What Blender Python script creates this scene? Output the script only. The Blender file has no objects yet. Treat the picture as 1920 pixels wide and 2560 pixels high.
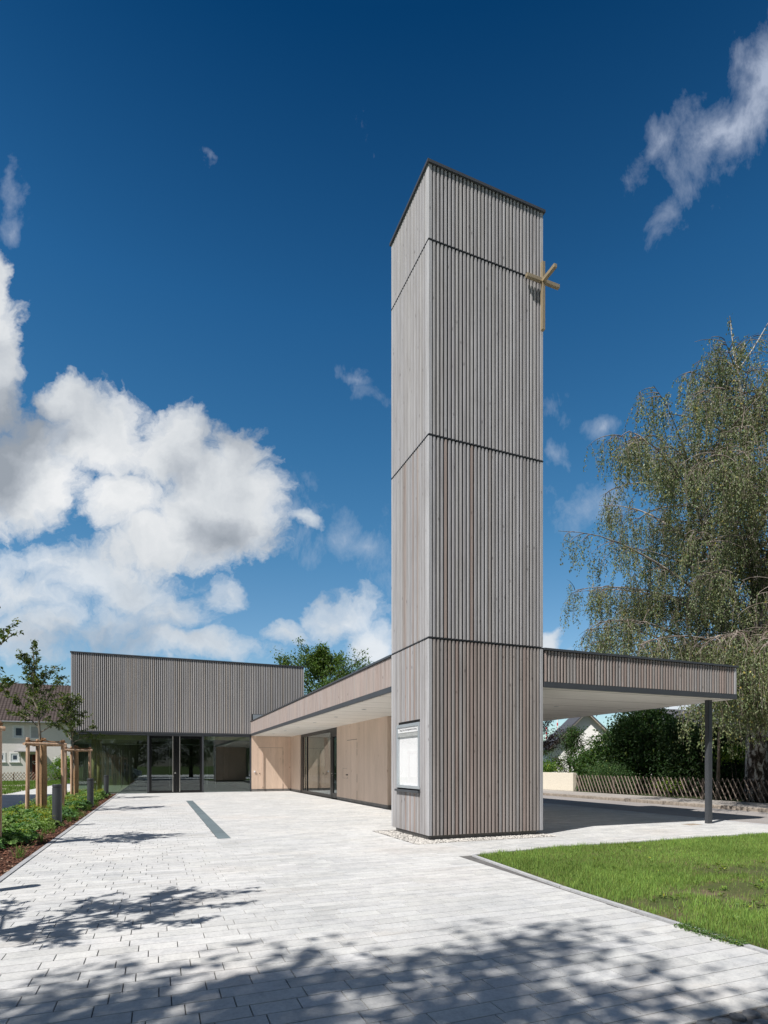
import bpy, math, random
import numpy as np
from mathutils import Vector
R = math.radians
D = bpy.data
COL = bpy.context.scene.collection
rng = random.Random(7)
nr = np.random.RandomState(11)
TH = 0.3808                      # yaw of the view, from +Y toward +X

# ------------------------------------------------------------------ objects
def tag(o, label=None, cat=None, group=None, kind=None):
    if label: o['label'] = label
    if cat: o['category'] = cat
    if group: o['group'] = group
    if kind: o['kind'] = kind
    return o
def empty(name, loc, label, cat, group=None):
    o = D.objects.new(name, None); COL.objects.link(o); o.location = loc
    o.empty_display_size = .2
    return tag(o, label, cat, group)
def link_mesh(name, me, mat, parent):
    o = D.objects.new(name, me); COL.objects.link(o)
    if mat: me.materials.append(mat)
    if parent: o.parent = parent
    return o
def copy_tree(o, parent=None):
    c = o.copy(); COL.objects.link(c)
    if parent: c.parent = parent
    for ch in [x for x in D.objects if x.parent == o]: copy_tree(ch, c)
    return c

class MB:
    def __init__(s, off=(0, 0, 0)):
        s.v = []; s.f = []; s.c = []; s.off = off
    def face(s, pts, col=(1, 1, 1)):
        n = len(s.v); s.v += [tuple(p) for p in pts]
        s.f.append(tuple(range(n, n+len(pts)))); s.c.append(col)
    def box(s, x0, x1, y0, y1, z0, z1, col=(1, 1, 1), skip=''):
        n = len(s.v)
        s.v += [(x0,y0,z0),(x1,y0,z0),(x1,y1,z0),(x0,y1,z0),(x0,y0,z1),(x1,y0,z1),(x1,y1,z1),(x0,y1,z1)]
        for k, q in (('b',(0,3,2,1)),('t',(4,5,6,7)),('f',(0,1,5,4)),('r',(1,2,6,5)),('k',(2,3,7,6)),('l',(3,0,4,7))):
            if k in skip: continue
            s.f.append(tuple(n+i for i in q)); s.c.append(col)
    def prism(s, poly, z0, z1, col=(1,1,1), axis='z'):
        # poly: list of (a,b) counter-clockwise
        m = len(poly); n = len(s.v)
        def P(a, b, h):
            return (a,b,h) if axis == 'z' else ((a,h,b) if axis == 'y' else (h,a,b))
        s.v += [P(a,b,z0) for a,b in poly] + [P(a,b,z1) for a,b in poly]
        s.f.append(tuple(range(n, n+m))[::-1]); s.f.append(tuple(range(n+m, n+2*m))); s.c += [col, col]
        for i in range(m):
            j = (i+1) % m
            s.f.append((n+i, n+j, n+m+j, n+m+i)); s.c.append(col)
    def tube(s, pts, rad, n=8, col=(1,1,1), cap=True, wob=0, seed=0):
        pts = [Vector(p) for p in pts]
        if not hasattr(rad, '__len__'): rad = [rad]*len(pts)
        rr = random.Random(seed)
        base = len(s.v); up = Vector((0, 0, 1)); prev = None
        for i, p in enumerate(pts):
            t = (pts[min(i+1, len(pts)-1)]-pts[max(i-1, 0)])
            if t.length < 1e-9: t = Vector((0,0,1))
            t.normalize()
            if prev is None:
                a = t.cross(Vector((0,1,0)) if abs(t.z) > .9 else up).normalized()
            else:
                a = (prev-t*prev.dot(t))
                a = a.normalized() if a.length > 1e-6 else t.orthogonal().normalized()
            prev = a; b = t.cross(a)
            for k in range(n):
                an = 2*math.pi*k/n; r = rad[i]*(1+wob*(rr.random()-.5))
                s.v.append(tuple(p+a*(math.cos(an)*r)+b*(math.sin(an)*r)))
        for i in range(len(pts)-1):
            for k in range(n):
                k2 = (k+1) % n
                s.f.append((base+i*n+k, base+i*n+k2, base+(i+1)*n+k2, base+(i+1)*n+k)); s.c.append(col)
        if cap:
            s.f.append(tuple(base+k for k in range(n))[::-1]); s.c.append(col)
            e = base+(len(pts)-1)*n
            s.f.append(tuple(e+k for k in range(n))); s.c.append(col)
    def build(s, name, mat, parent=None, smooth=False, bevel=0):
        me = D.meshes.new(name)
        ox, oy, oz = s.off
        me.from_pydata([(x-ox, y-oy, z-oz) for x, y, z in s.v], [], s.f)
        at = me.attributes.new('col', 'FLOAT_COLOR', 'FACE')
        at.data.foreach_set('color', np.array([(c[0],c[1],c[2],1) for c in s.c], dtype=np.float32).ravel())
        if smooth: me.polygons.foreach_set('use_smooth', [True]*len(me.polygons))
        me.update()
        o = link_mesh(name, me, mat, parent)
        if parent is None and s.off != (0,0,0): o.location = s.off
        if bevel:
            m = o.modifiers.new('b', 'BEVEL'); m.width = bevel; m.segments = 2; m.limit_method = 'ANGLE'
        return o

def np_mesh(name, verts, faces, mat, parent=None, vcol=None, smooth=False):
    """verts (N,3), faces (F,k) numpy, vcol (N,3)"""
    me = D.meshes.new(name)
    F, k = faces.shape
    me.vertices.add(len(verts)); me.vertices.foreach_set('co', verts.astype(np.float32).ravel())
    me.loops.add(F*k); me.loops.foreach_set('vertex_index', faces.astype(np.int32).ravel())
    me.polygons.add(F); me.polygons.foreach_set('loop_start', np.arange(0, F*k, k, dtype=np.int32))
    if smooth: me.polygons.foreach_set('use_smooth', np.ones(F, dtype=bool))
    me.update(calc_edges=True)
    if not smooth: me.shade_flat()
    if vcol is not None:
        at = me.attributes.new('col', 'FLOAT_COLOR', 'POINT')
        at.data.foreach_set('color', np.hstack([vcol, np.ones((len(vcol),1))]).astype(np.float32).ravel())
    return link_mesh(name, me, mat, parent)

# ------------------------------------------------------------------ materials
class NT:
    def __init__(s, name):
        s.m = D.materials.new(name); s.m.use_nodes = True; s.t = s.m.node_tree
        s.b = s.t.nodes['Principled BSDF']; s.out = s.t.nodes['Material Output']
    def n(s, typ, **kw):
        x = s.t.nodes.new(typ)
        for k, v in kw.items(): setattr(x, k, v)
        return x
    def l(s, a, b): s.t.links.new(a, b)
    def noise(s, scale, detail=4, rough=.55, stretch=None, coord='Object', dist=0):
        tc = s.n('ShaderNodeTexCoord'); mp = s.n('ShaderNodeMapping')
        if stretch: mp.inputs['Scale'].default_value = stretch
        s.l(tc.outputs[coord], mp.inputs[0])
        x = s.n('ShaderNodeTexNoise'); x.inputs['Scale'].default_value = scale
        x.inputs['Detail'].default_value = detail; x.inputs['Roughness'].default_value = rough
        x.inputs['Distortion'].default_value = dist
        s.l(mp.outputs[0], x.inputs['Vector']); return x.outputs['Fac']
    def ramp(s, fac, stops):
        r = s.n('ShaderNodeValToRGB'); e = r.color_ramp.elements
        while len(e) > 1: e.remove(e[0])
        e[0].position = stops[0][0]; e[0].color = (*stops[0][1], 1)
        for p, c in stops[1:]:
            q = e.new(p); q.color = (*c, 1)
        s.l(fac, r.inputs[0]); return r.outputs[0]
    def math(s, op, a, b=None):
        x = s.n('ShaderNodeMath', operation=op)
        for i, q in enumerate((a, b)):
            if q is None: continue
            if hasattr(q, 'links'): s.l(q, x.inputs[i])
            else: x.inputs[i].default_value = q
        return x.outputs[0]
    def mul(s, a, b, fac=1.0, mode='MULTIPLY'):
        x = s.n('ShaderNodeMix', data_type='RGBA', blend_type=mode)
        if hasattr(fac, 'links'): s.l(fac, x.inputs[0])
        else: x.inputs[0].default_value = fac
        for i, q in ((6, a), (7, b)):
            if hasattr(q, 'links'): s.l(q, x.inputs[i])
            else: x.inputs[i].default_value = (*q, 1)
        return x.outputs[2]
    def attr(s, name='col'):
        a = s.n('ShaderNodeAttribute'); a.attribute_name = name; return a.outputs['Color']
    def bump(s, h, strength=.3, dist=.01):
        x = s.n('ShaderNodeBump'); x.inputs['Strength'].default_value = strength
        x.inputs['Distance'].default_value = dist
        s.l(h, x.inputs['Height']); s.l(x.outputs[0], s.b.inputs['Normal'])
    def base(s, c, rough=.7, metal=0, spec=None):
        if hasattr(c, 'links'): s.l(c, s.b.inputs['Base Color'])
        else: s.b.inputs['Base Color'].default_value = (*c, 1)
        if hasattr(rough, 'links'): s.l(rough, s.b.inputs['Roughness'])
        else: s.b.inputs['Roughness'].default_value = rough
        s.b.inputs['Metallic'].default_value = metal
        if spec is not None: s.b.inputs['Specular IOR Level'].default_value = spec
        return s.m

def M_plain(name, c, rough=.6, metal=0, var=.12, scale=6, spec=None, bump=0):
    t = NT(name); f = t.noise(scale, 5)
    lo = tuple(x*(1-var) for x in c); hi = tuple(min(1, x*(1+var)) for x in c)
    col = t.ramp(f, [(.3, lo), (.7, hi)])
    if bump: t.bump(f, bump, .01)
    return t.base(col, rough, metal, spec)

def M_slat(name, strength=1.0, axis='z'):
    t = NT(name)
    a = t.attr()
    grain = t.noise(9, 6, .6, stretch=(7, 7, .22))
    g = t.ramp(grain, [(.25, (.80,.79,.78)), (.5, (1,1,1)), (.75, (1.13,1.14,1.16))])
    c = t.mul(a, g)
    blot = t.noise(1.4, 4, .6, stretch=(5, 5, .5))
    c = t.mul(c, t.ramp(blot, [(.3, (.88,.87,.87)), (.62, (1.06,1.06,1.07))]))
    tc = t.n('ShaderNodeTexCoord'); mp = t.n('ShaderNodeMapping'); mp.inputs['Scale'].default_value = (1, 1, .42)
    t.l(tc.outputs['Object'], mp.inputs[0])
    vo = t.n('ShaderNodeTexVoronoi'); vo.inputs['Scale'].default_value = 6.5
    t.l(mp.outputs[0], vo.inputs['Vector'])
    kn = t.ramp(vo.outputs['Distance'], [(.05, (.45,.43,.43)), (.13, (1,1,1))])
    c = t.mul(c, kn, .75)
    t.bump(grain, .25, .004)
    return t.base(c, .82, 0, .25)

def M_board(name, tint=(.70,.565,.465)):
    # pale glazed spruce boards: the grain runs along z, tone changes from board to board
    t = NT(name)
    tc = t.n('ShaderNodeTexCoord'); sep = t.n('ShaderNodeSeparateXYZ'); t.l(tc.outputs['Object'], sep.inputs[0])
    u = t.math('ADD', sep.outputs[0], sep.outputs[1])
    fl = t.math('FLOOR', t.math('MULTIPLY', u, 5.2))
    wn = t.n('ShaderNodeTexWhiteNoise', noise_dimensions='1D'); t.l(fl, wn.inputs['W'])
    bt = t.ramp(wn.outputs['Value'], [(0, (.95,.94,.935)), (1, (1.04,1.04,1.04))])
    grain = t.noise(7, 7, .62, stretch=(9, 9, .35), dist=.6)
    g = t.ramp(grain, [(.28, (.84,.80,.77)), (.5, (1,1,1)), (.75, (1.07,1.07,1.08))])
    c = t.mul(t.mul(t.attr(), bt), g)
    big = t.noise(.8, 3, .5, stretch=(1.5, 1.5, .7))
    c = t.mul(c, t.ramp(big, [(.3, (.93,.92,.91)), (.7, (1.05,1.04,1.04))]))
    mp = t.n('ShaderNodeMapping'); mp.inputs['Scale'].default_value = (1, 1, .5); t.l(tc.outputs['Object'], mp.inputs[0])
    vo = t.n('ShaderNodeTexVoronoi'); vo.inputs['Scale'].default_value = 2.6; t.l(mp.outputs[0], vo.inputs['Vector'])
    c = t.mul(c, t.ramp(vo.outputs['Distance'], [(.03, (.55,.42,.36)), (.085, (1,1,1))]), .8)
    t.bump(grain, .12, .003)
    return t.base(t.mul(c, tint), .62, 0, .3)

def M_paving(name, scale=1):
    t = NT(name)
    a = t.attr()
    f1 = t.noise(1.3, 5, .6, stretch=(.8, 2.2, 1)); f2 = t.noise(38, 4, .7); f3 = t.noise(7, 6, .7)
    c = t.mul(a, t.ramp(f1, [(.30, (.86,.87,.88)), (.52, (1,1,1)), (.75, (1.07,1.07,1.07))]))
    c = t.mul(c, t.ramp(f3, [(.30, (.80,.81,.83)), (.5, (1,1,1)), (.7, (1.06,1.06,1.06))]))
    c = t.mul(c, t.ramp(f2, [(.30, (.84,.84,.85)), (.5, (1,1,1)), (.7, (1.10,1.10,1.10))]))
    f4 = t.noise(.35, 3, .5)
    c = t.mul(c, t.ramp(f4, [(.40, (.93,.94,.95)), (.56, (1,1,1)), (.70, (1.0,.965,.94))]))
    f5 = t.noise(.9, 7, .7, stretch=(.5, 1.4, 1), dist=.6)
    c = t.mul(c, t.ramp(f5, [(.56, (1,1,1)), (.66, (.95,.925,.90)), (.74, (.88,.85,.82))]))
    vo = t.n('ShaderNodeTexVoronoi'); vo.inputs['Scale'].default_value = 1.7
    tc = t.n('ShaderNodeTexCoord'); t.l(tc.outputs['Object'], vo.inputs['Vector'])
    c = t.mul(c, t.ramp(vo.outputs['Distance'], [(.012, (.35,.32,.30)), (.022, (1,1,1))]), .8)
    t.bump(f2, .22, .003)
    return t.base(c, .78, 0, .3)

def M_leaf(name, trans=.35, rough=.5, spec=.25):
    t = NT(name); a = t.attr()
    t.base(a, rough, 0, spec)
    tr = t.n('ShaderNodeBsdfTranslucent')
    t.l(t.mul(a, (1.15, 1.25, .55)), tr.inputs[0])
    mx = t.n('ShaderNodeMixShader'); mx.inputs[0].default_value = trans
    t.l(t.b.outputs[0], mx.inputs[1]); t.l(tr.outputs[0], mx.inputs[2]); t.l(mx.outputs[0], t.out.inputs[0])
    return t.m

def M_glass(name, tint=(.76,.82,.79), refl=2.1):
    t = NT(name)
    tr = t.n('ShaderNodeBsdfTransparent'); tr.inputs[0].default_value = (*tint, 1)
    gl = t.n('ShaderNodeBsdfGlossy'); gl.inputs['Roughness'].default_value = 0.0
    gl.inputs[0].default_value = (.86,.93,.95,1)
    ge = t.n('ShaderNodeNewGeometry'); dt = t.n('ShaderNodeVectorMath', operation='DOT_PRODUCT')
    t.l(ge.outputs['Incoming'], dt.inputs[0]); t.l(ge.outputs['Normal'], dt.inputs[1])
    c1 = t.math('SUBTRACT', 1.0, t.math('ABSOLUTE', dt.outputs['Value']))
    f = t.math('MINIMUM', t.math('MULTIPLY', t.math('ADD', t.math('MULTIPLY', t.math('POWER', c1, 5.0), .96), .042), refl), 1.0)
    mx = t.n('ShaderNodeMixShader'); t.l(f, mx.inputs[0]); t.l(tr.outputs[0], mx.inputs[1]); t.l(gl.outputs[0], mx.inputs[2])
    t.l(mx.outputs[0], t.out.inputs[0]); return t.m

def M_col(name, rough=.7, scale=12, var=.15, spec=.3, bump=0):
    t = NT(name); f = t.noise(scale, 5, .6)
    c = t.mul(t.attr(), t.ramp(f, [(.3, (1-var,)*3), (.7, (1+var,)*3)]))
    if bump: t.bump(f, bump, .02)
    return t.base(c, rough, 0, spec)

def M_bark(name, c1, c2, stretch=(3,3,.8), scale=5, bump=.6):
    t = NT(name); f = t.noise(scale, 7, .65, stretch=stretch, dist=.4)
    t.bump(f, bump, .03)
    return t.base(t.ramp(f, [(.38, c1), (.6, c2)]), .85, 0, .2)

def M_ground(name, stops, scale=1.2, bump=.3, rough=.9, fine=30):
    t = NT(name); f = t.noise(scale, 8, .65); f2 = t.noise(fine, 4, .6)
    c = t.mul(t.ramp(f, stops), t.ramp(f2, [(.3, (.78,)*3), (.7, (1.2,)*3)]))
    t.bump(f2, bump, .01)
    return t.base(c, rough, 0, .2)

mSlat = M_slat('weathered_slats')
def M_slat_far(name):
    t = NT(name); g = t.noise(1.1, 3, .5, stretch=(3, 3, .4))
    return t.base(t.mul(t.attr(), t.ramp(g, [(.3, (.92,.92,.92)), (.7, (1.08,1.08,1.08))])), .82, 0, .25)
mSlatH = M_slat_far('hall_slats')
mBack = M_plain('dark_backing', (.016,.015,.015), .9)
mMetal = M_plain('anthracite_metal', (.055,.060,.068), .42, .0, .08, 3, .4)
mMetalD = M_plain('dark_frame_metal', (.020,.020,.021), .4, 0, .1, 3, .5)
mSteel = M_plain('brushed_steel', (.62,.60,.57), .3, .9, .06)
mAlu = M_plain('grey_aluminium', (.50,.54,.57), .38, .55, .05)
mWood = M_board('glazed_spruce')
mSoffit = None
mConc = M_plain('concrete_plinth', (.23,.22,.21), .85, 0, .18, 5, bump=.2)
mPave = M_paving('concrete_slabs')
mJoint = M_ground('joint_sand', [(.3, (.10,.10,.10)), (.7, (.17,.165,.16))], 3)
mGlass = M_glass('glazing')
mGlassD = M_glass('door_glazing', (.52,.56,.55), 2.0)
mLeaf = M_leaf('leaves')
mLeafB = M_leaf('birch_leaves', .30, .45, .38)
mGrass = M_leaf('grass_blades', .30, .6, .15)
mBark = M_bark('young_bark', (.10,.085,.065), (.22,.20,.165))
mGold = M_plain('gilded_metal', (.40,.325,.215), .42, .45, .06, 4, bump=.02)
mWhite = M_plain('white_panel', (.80,.80,.81), .6, 0, .02)
mBlack = M_plain('black_glass_edge', (.004,.004,.005), .15, 0, .1, 2, .4)
mStake = M_bark('peeled_pine', (.38,.235,.15), (.62,.44,.315), (4,4,.35), 5, .15)
mRope = M_bark('coir_rope', (.16,.085,.045), (.36,.22,.12), (12,12,12), 6, .7)
mCol = M_col('painted')

def soffit_mat():
    t = NT('whitewashed_soffit')
    tc = t.n('ShaderNodeTexCoord'); sep = t.n('ShaderNodeSeparateXYZ'); t.l(tc.outputs['Object'], sep.inputs[0])
    u = t.math('MULTIPLY', sep.outputs[1], 1/1.25)
    fl = t.math('FLOOR', u); fr = t.math('FRACT', u)
    wn = t.n('ShaderNodeTexWhiteNoise', noise_dimensions='1D'); t.l(fl, wn.inputs['W'])
    c = t.ramp(wn.outputs['Value'], [(0, (.76,.72,.66)), (1, (.83,.795,.74))])
    g = t.noise(5, 7, .65, stretch=(.30, 3.2, 1), dist=.9)
    c = t.mul(c, t.ramp(g, [(.30, (.80,.79,.77)), (.5, (1,1,1)), (.72, (1.06,1.06,1.06))]))
    c = t.mul(c, t.ramp(fr, [(0, (.50,.48,.46)), (.034, (.58,.56,.54)), (.038, (1,1,1))]))
    return t.base(c, .75, 0, .25)
mSoffit = soffit_mat()

# ------------------------------------------------------------------ slatted cladding
GREY = [(.370,.363,.370), (.383,.377,.382), (.358,.352,.360), (.388,.380,.378), (.370,.360,.360)]
BROWN = [(.310,.255,.232), (.298,.255,.235), (.325,.282,.262), (.315,.295,.285), (.325,.268,.243), (.312,.298,.294), (.295,.255,.238), (.32,.292,.277)]
MIX = GREY*2 + BROWN[3:6]
def slats(mb, face, plane, a0, a1, z0, z1, pal, pitch=.0835, w=.050, dep=.034, holes=(), corner=(0, 0), seed=1):
    """face 'y-': wall looking toward -Y at y=plane ; 'x-': toward -X ; 'x+','y+'"""
    r = random.Random(seed)
    n = max(1, round((a1-a0)/pitch)); p = (a1-a0)/n
    for i in range(n):
        c = a0+(i+.5)*p; ww = w
        if i == 0 and corner[0]: ww = w*1.5; c = a0+ww/2
        if i == n-1 and corner[1]: ww = w*1.5; c = a1-ww/2
        k = r.choice(pal); j = .955+.10*r.random(); col = tuple(q*j for q in k)
        if (i == 0 and corner[0]) or (i == n-1 and corner[1]): col = (.40,.40,.41)
        segs = [(z0, z1)]
        for h0, h1, hz0, hz1 in holes:
            if h0 < c < h1:
                segs = [(z0, hz0), (hz1, z1)]
        for s0, s1 in segs:
            if s1-s0 < .01: continue
            s1 = s1-r.random()*.003; dd = dep*(1+.06*(r.random()-.5)); t = .006
            if face == 'y-': poly = [(c-ww/2, plane+dd), (c-ww/2+t, plane), (c+ww/2-t, plane), (c+ww/2, plane+dd)]
            elif face == 'y+': poly = [(c-ww/2, plane-dd), (c+ww/2, plane-dd), (c+ww/2-t, plane), (c-ww/2+t, plane)]
            elif face == 'x-': poly = [(plane, c-ww/2+t), (plane+dd, c-ww/2), (plane+dd, c+ww/2), (plane, c+ww/2-t)]
            else: poly = [(plane-dd, c-ww/2), (plane, c-ww/2+t), (plane, c+ww/2-t), (plane-dd, c+ww/2)]
            mb.prism(poly, s0, s1, col)

# ================================================================== WORLD
def build_world():
    sc = bpy.context.scene
    w = D.worlds.new('World'); sc.world = w; w.use_nodes = True
    t = NT.__new__(NT); t.t = w.node_tree; t.m = w
    bg = w.node_tree.nodes['Background']
    sky = t.n('ShaderNodeTexSky', sky_type='NISHITA'); sky.sun_disc = False
    sky.sun_elevation = R(52.6); sky.sun_rotation = R(247.2)
    sky.air_density = 1.0; sky.dust_density = .4; sky.ozone_density = 1.6
    tc = t.n('ShaderNodeTexCoord'); gen = tc.outputs['Generated']
    def dot(v):
        x = t.n('ShaderNodeVectorMath', operation='DOT_PRODUCT'); t.l(gen, x.inputs[0]); x.inputs[1].default_value = v
        return x.outputs['Value']
    c, s = math.cos(TH), math.sin(TH)
    dr = dot((c, -s, 0)); df = dot((s, c, 0)); dz = dot((0, 0, 1))
    # north sky seen away from the sun: deep polarised blue high up, paler toward the horizon
    deep = t.ramp(dz, [(0, (.85,.95,.95)), (.18, (.68,.88,.94)), (.36, (.40,.80,.93)), (.48, (.27,.70,.88)), (.62, (.15,.55,.78)), (.80, (.020,.26,.46)), (1, (.10,.35,.6))])
    fr = t.ramp(df, [(0, (0,0,0)), (.35, (1,1,1))])
    blend = t.mul((.45,.47,.48), deep, 1.0, 'MIX')
    bl = blend.node; t.l(fr, bl.inputs[0])
    base = t.mul(sky.outputs[0], blend)
    # clouds, laid out on the sky by direction
    dfc = t.math('MAXIMUM', df, .04)
    u = t.math('DIVIDE', dr, dfc); v = t.math('DIVIDE', dz, dfc)
    cb = t.n('ShaderNodeCombineXYZ'); t.l(u, cb.inputs[0]); t.l(v, cb.inputs[1])
    def noise(vec, scale, detail, rough, off=(0,0,0), st=(1,1,1), dist=0, rot=0):
        mp = t.n('ShaderNodeMapping'); mp.inputs['Location'].default_value = off; mp.inputs['Scale'].default_value = st
        mp.inputs['Rotation'].default_value = (0, 0, rot)
        t.l(vec, mp.inputs[0])
        x = t.n('ShaderNodeTexNoise'); x.inputs['Scale'].default_value = scale; x.inputs['Detail'].default_value = detail
        x.inputs['Roughness'].default_value = rough; x.inputs['Distortion'].default_value = dist
        t.l(mp.outputs[0], x.inputs['Vector']); return x
    warp = noise(cb.outputs[0], 7, 5, .6)
    wv = t.n('ShaderNodeVectorMath', operation='MULTIPLY_ADD'); t.l(warp.outputs['Color'], wv.inputs[0])
    wv.inputs[1].default_value = (.13, .13, 0)
    ad = t.n('ShaderNodeVectorMath', operation='ADD'); t.l(cb.outputs[0], ad.inputs[0]); ad.inputs[1].default_value = (-.065, -.065, 0)
    t.l(ad.outputs[0], wv.inputs[2])
    P = wv.outputs[0]
    F = 1419.
    def blob(px, py, rx, ry, rot=0, amp=1., vec=P):
        mp = t.n('ShaderNodeMapping', vector_type='TEXTURE')
        mp.inputs['Location'].default_value = ((px-960)/F, (1913.6-py)/F, 0)
        mp.inputs['Rotation'].default_value = (0, 0, R(rot)); mp.inputs['Scale'].default_value = (rx/F, ry/F, 1)
        t.l(vec, mp.inputs[0])
        ln = t.n('ShaderNodeVectorMath', operation='LENGTH'); t.l(mp.outputs[0], ln.inputs[0])
        m = t.math('SUBTRACT', 1.0, ln.outputs['Value'])       # 1 at centre, 0 at rim, negative outside
        return t.math('MULTIPLY', m, amp)
    thick = [(535,1250,218,198,0,1), (430,1140,150,135,0,.9), (330,1250,170,110,0,.7), (255,1090,190,120,-20,.9), (50,1180,200,170,0,1), (-10,900,85,240,0,1), (-30,720,70,130,0,1),
             (165,1010,90,70,0,.8), (400,1340,150,95,0,.7), (-60,1230,150,150,0,1), (600,1130,100,90,0,.8)]
    mid = [(250,1440,330,90,-8,.55), (110,1400,130,60,0,.6), (330,1480,100,60,0,.8), (450,1540,140,80,-15,.8), (480,1610,200,60,-6,.9), (160,1560,260,90,0,.6), (60,1600,200,60,0,.5),
           (560,1490,70,50,-30,.55), (930,1620,85,90,0,1.1), (860,1555,130,60,15,.6), (700,1590,70,40,0,.6), (1385,1610,45,45,0,.9), (60,1480,200,80,0,.6),
           (760,1280,45,28,-10,.6), (1480,1700,300,60,0,.6), (1700,1750,300,60,0,.6)]
    def mx(lst, op='MAXIMUM'):
        o = lst[0]
        for q in lst[1:]: o = t.math(op, o, q)
        return o
    dens1 = mx([blob(*b) for b in thick]); dens2 = mx([blob(*b) for b in mid])
    nA = noise(P, 5.2, 11, .64, off=(3.1, 1.7, 0)).outputs['Fac']
    nB = noise(P, 13, 9, .66, off=(7.4, 2.2, 0)).outputs['Fac']
    nn = t.math('ADD', t.math('MULTIPLY', t.math('SUBTRACT', nA, .5), 2.3), t.math('MULTIPLY', t.math('SUBTRACT', nB, .5), .9))
    tot1 = t.math('ADD', t.math('MULTIPLY', t.math('SUBTRACT', dens1, .05), 1.35), t.math('MULTIPLY', nn, .80))
    tot2 = t.math('ADD', dens2, t.math('MULTIPLY', nn, .85))
    tot2 = t.math('SUBTRACT', tot2, .04)
    a1 = t.ramp(tot1, [(0, (0,0,0)), (.10, (.28,)*3), (.26, (.78,)*3), (.48, (1,1,1))])
    a2 = t.ramp(tot2, [(0, (0,0,0)), (.25, (.55,)*3), (.55, (.92,)*3), (.8, (.97,)*3)])
    # wisps
    wis = [(1822,318,240,105,48,1.0), (1905,190,170,100,60,.9), (1720,480,150,60,45,.5), (1680,330,120,50,60,.4), (905,955,75,30,-25,.75), (930,990,75,45,-40,.5), (520,395,40,16,-50,.4), (940,370,60,22,-60,.32),
           (1450,1260,130,75,25,.55), (900,1365,170,85,-20,.55), (740,1270,60,35,20,.55), (1388,1015,30,35,0,.35), (1500,1060,60,30,0,.5), (1390,1120,20,40,0,.4), (30,560,50,45,0,.6), (20,480,30,70,0,.4),
           (720,1200,50,60,-50,.5), (990,1480,60,60,0,.35)]
    dens3 = mx([blob(*b) for b in wis])
    nC = noise(cb.outputs[0], 9, 10, .66, off=(1.3, 5.2, 0), st=(1.5, .9, 1), rot=R(-35), dist=.25).outputs['Fac']
    tot3 = t.math('ADD', dens3, t.math('MULTIPLY', t.math('SUBTRACT', nC, .50), 2.2))
    a3 = t.ramp(tot3, [(0, (0,0,0)), (.5, (.30,)*3), (1.2 if False else 1.0, (.78,)*3)])
    # general cover behind and at the horizon
    gq = noise(gen, 2.6, 8, .6, off=(2, 4, 1), st=(1, 1, 2)).outputs['Fac']
    a4 = t.mul(t.ramp(gq, [(.48, (0,0,0)), (.62, (.85,)*3)]), t.ramp(df, [(.0, (1,1,1)), (.08, (0,0,0))]))
    # cloud shading: bright tops, blue grey folds and bases
    nS = noise(P, 4.2, 9, .62, off=(3.1, 1.7-.035, 0)).outputs['Fac']
    nS2 = noise(P, 4.2, 5, .5, off=(3.1-.10, 1.7+.16, 0)).outputs['Fac']
    relief = t.math('ADD', t.math('MULTIPLY', t.math('SUBTRACT', nS, nS2), 1.25), .62)
    grey = mx([blob(*b) for b in ((30,1070,150,120,0,1), (-10,1150,190,150,0,.8), (560,1330,160,80,-20,.62), (440,1190,60,50,0,.3), (690,1350,70,80,0,.45), (160,1080,60,40,0,.35), (250,1600,300,80,0,.4))])
    g2 = t.math('MULTIPLY', t.math('MAXIMUM', grey, 0.), .95)
    relief = t.math('SUBTRACT', relief, g2)
    ccol = t.ramp(relief, [(-.0, (2.5,2.8,3.2)), (.3, (3.8,4.1,4.5)), (.55, (5.3,5.55,5.8)), (.85, (6.7,6.8,6.9))])
    wcol = t.ramp(dz, [(0, (4.7,5.2,5.8)), (.5, (4.6,5.1,5.9)), (.75, (3.9,4.4,5.5))])
    col = t.mul(base, wcol, a3, 'MIX')
    col = t.mul(col, (2.4,2.5,2.65), a4, 'MIX')
    col = t.mul(col, t.mul(ccol, (.93,.965,1.0)), a2, 'MIX')
    col = t.mul(col, ccol, a1, 'MIX')
    t.l(col, bg.inputs[0]); bg.inputs[1].default_value = .1
    sun = D.lights.new('sun', 'SUN'); sun.energy = 4.9; sun.angle = R(.53); sun.color = (1, .955, .90)
    so = D.objects.new('sun', sun); COL.objects.link(so)
    so.rotation_euler = Vector((.705, .297, -1)).to_track_quat('-Z', 'Y').to_euler(); so.location = (-20, -10, 30)
build_world()

# ================================================================== CAMERA
cam = D.cameras.new('camera'); co = D.objects.new('camera', cam); COL.objects.link(co)
co.location = (0, 0, 1.45); co.rotation_euler = (R(90), 0, -TH)
cam.sensor_fit = 'HORIZONTAL'; cam.sensor_width = 36; cam.lens = 1419.35/1920*36
cam.shift_y = (1913.6-1280)/1920; cam.clip_end = 3000; cam.clip_start = .05
sc = bpy.context.scene; sc.camera = co
sc.view_settings.view_transform = 'Standard'; sc.view_settings.look = 'None'
sc.view_settings.exposure = 0.36
sc.cycles.max_bounces = 8; sc.cycles.transparent_max_bounces = 24; sc.cycles.use_denoising = True
sc.cycles.filter_width = 1.5
try: sc.cycles.denoising_input_passes = 'RGB_ALBEDO_NORMAL'
except Exception: pass

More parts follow.
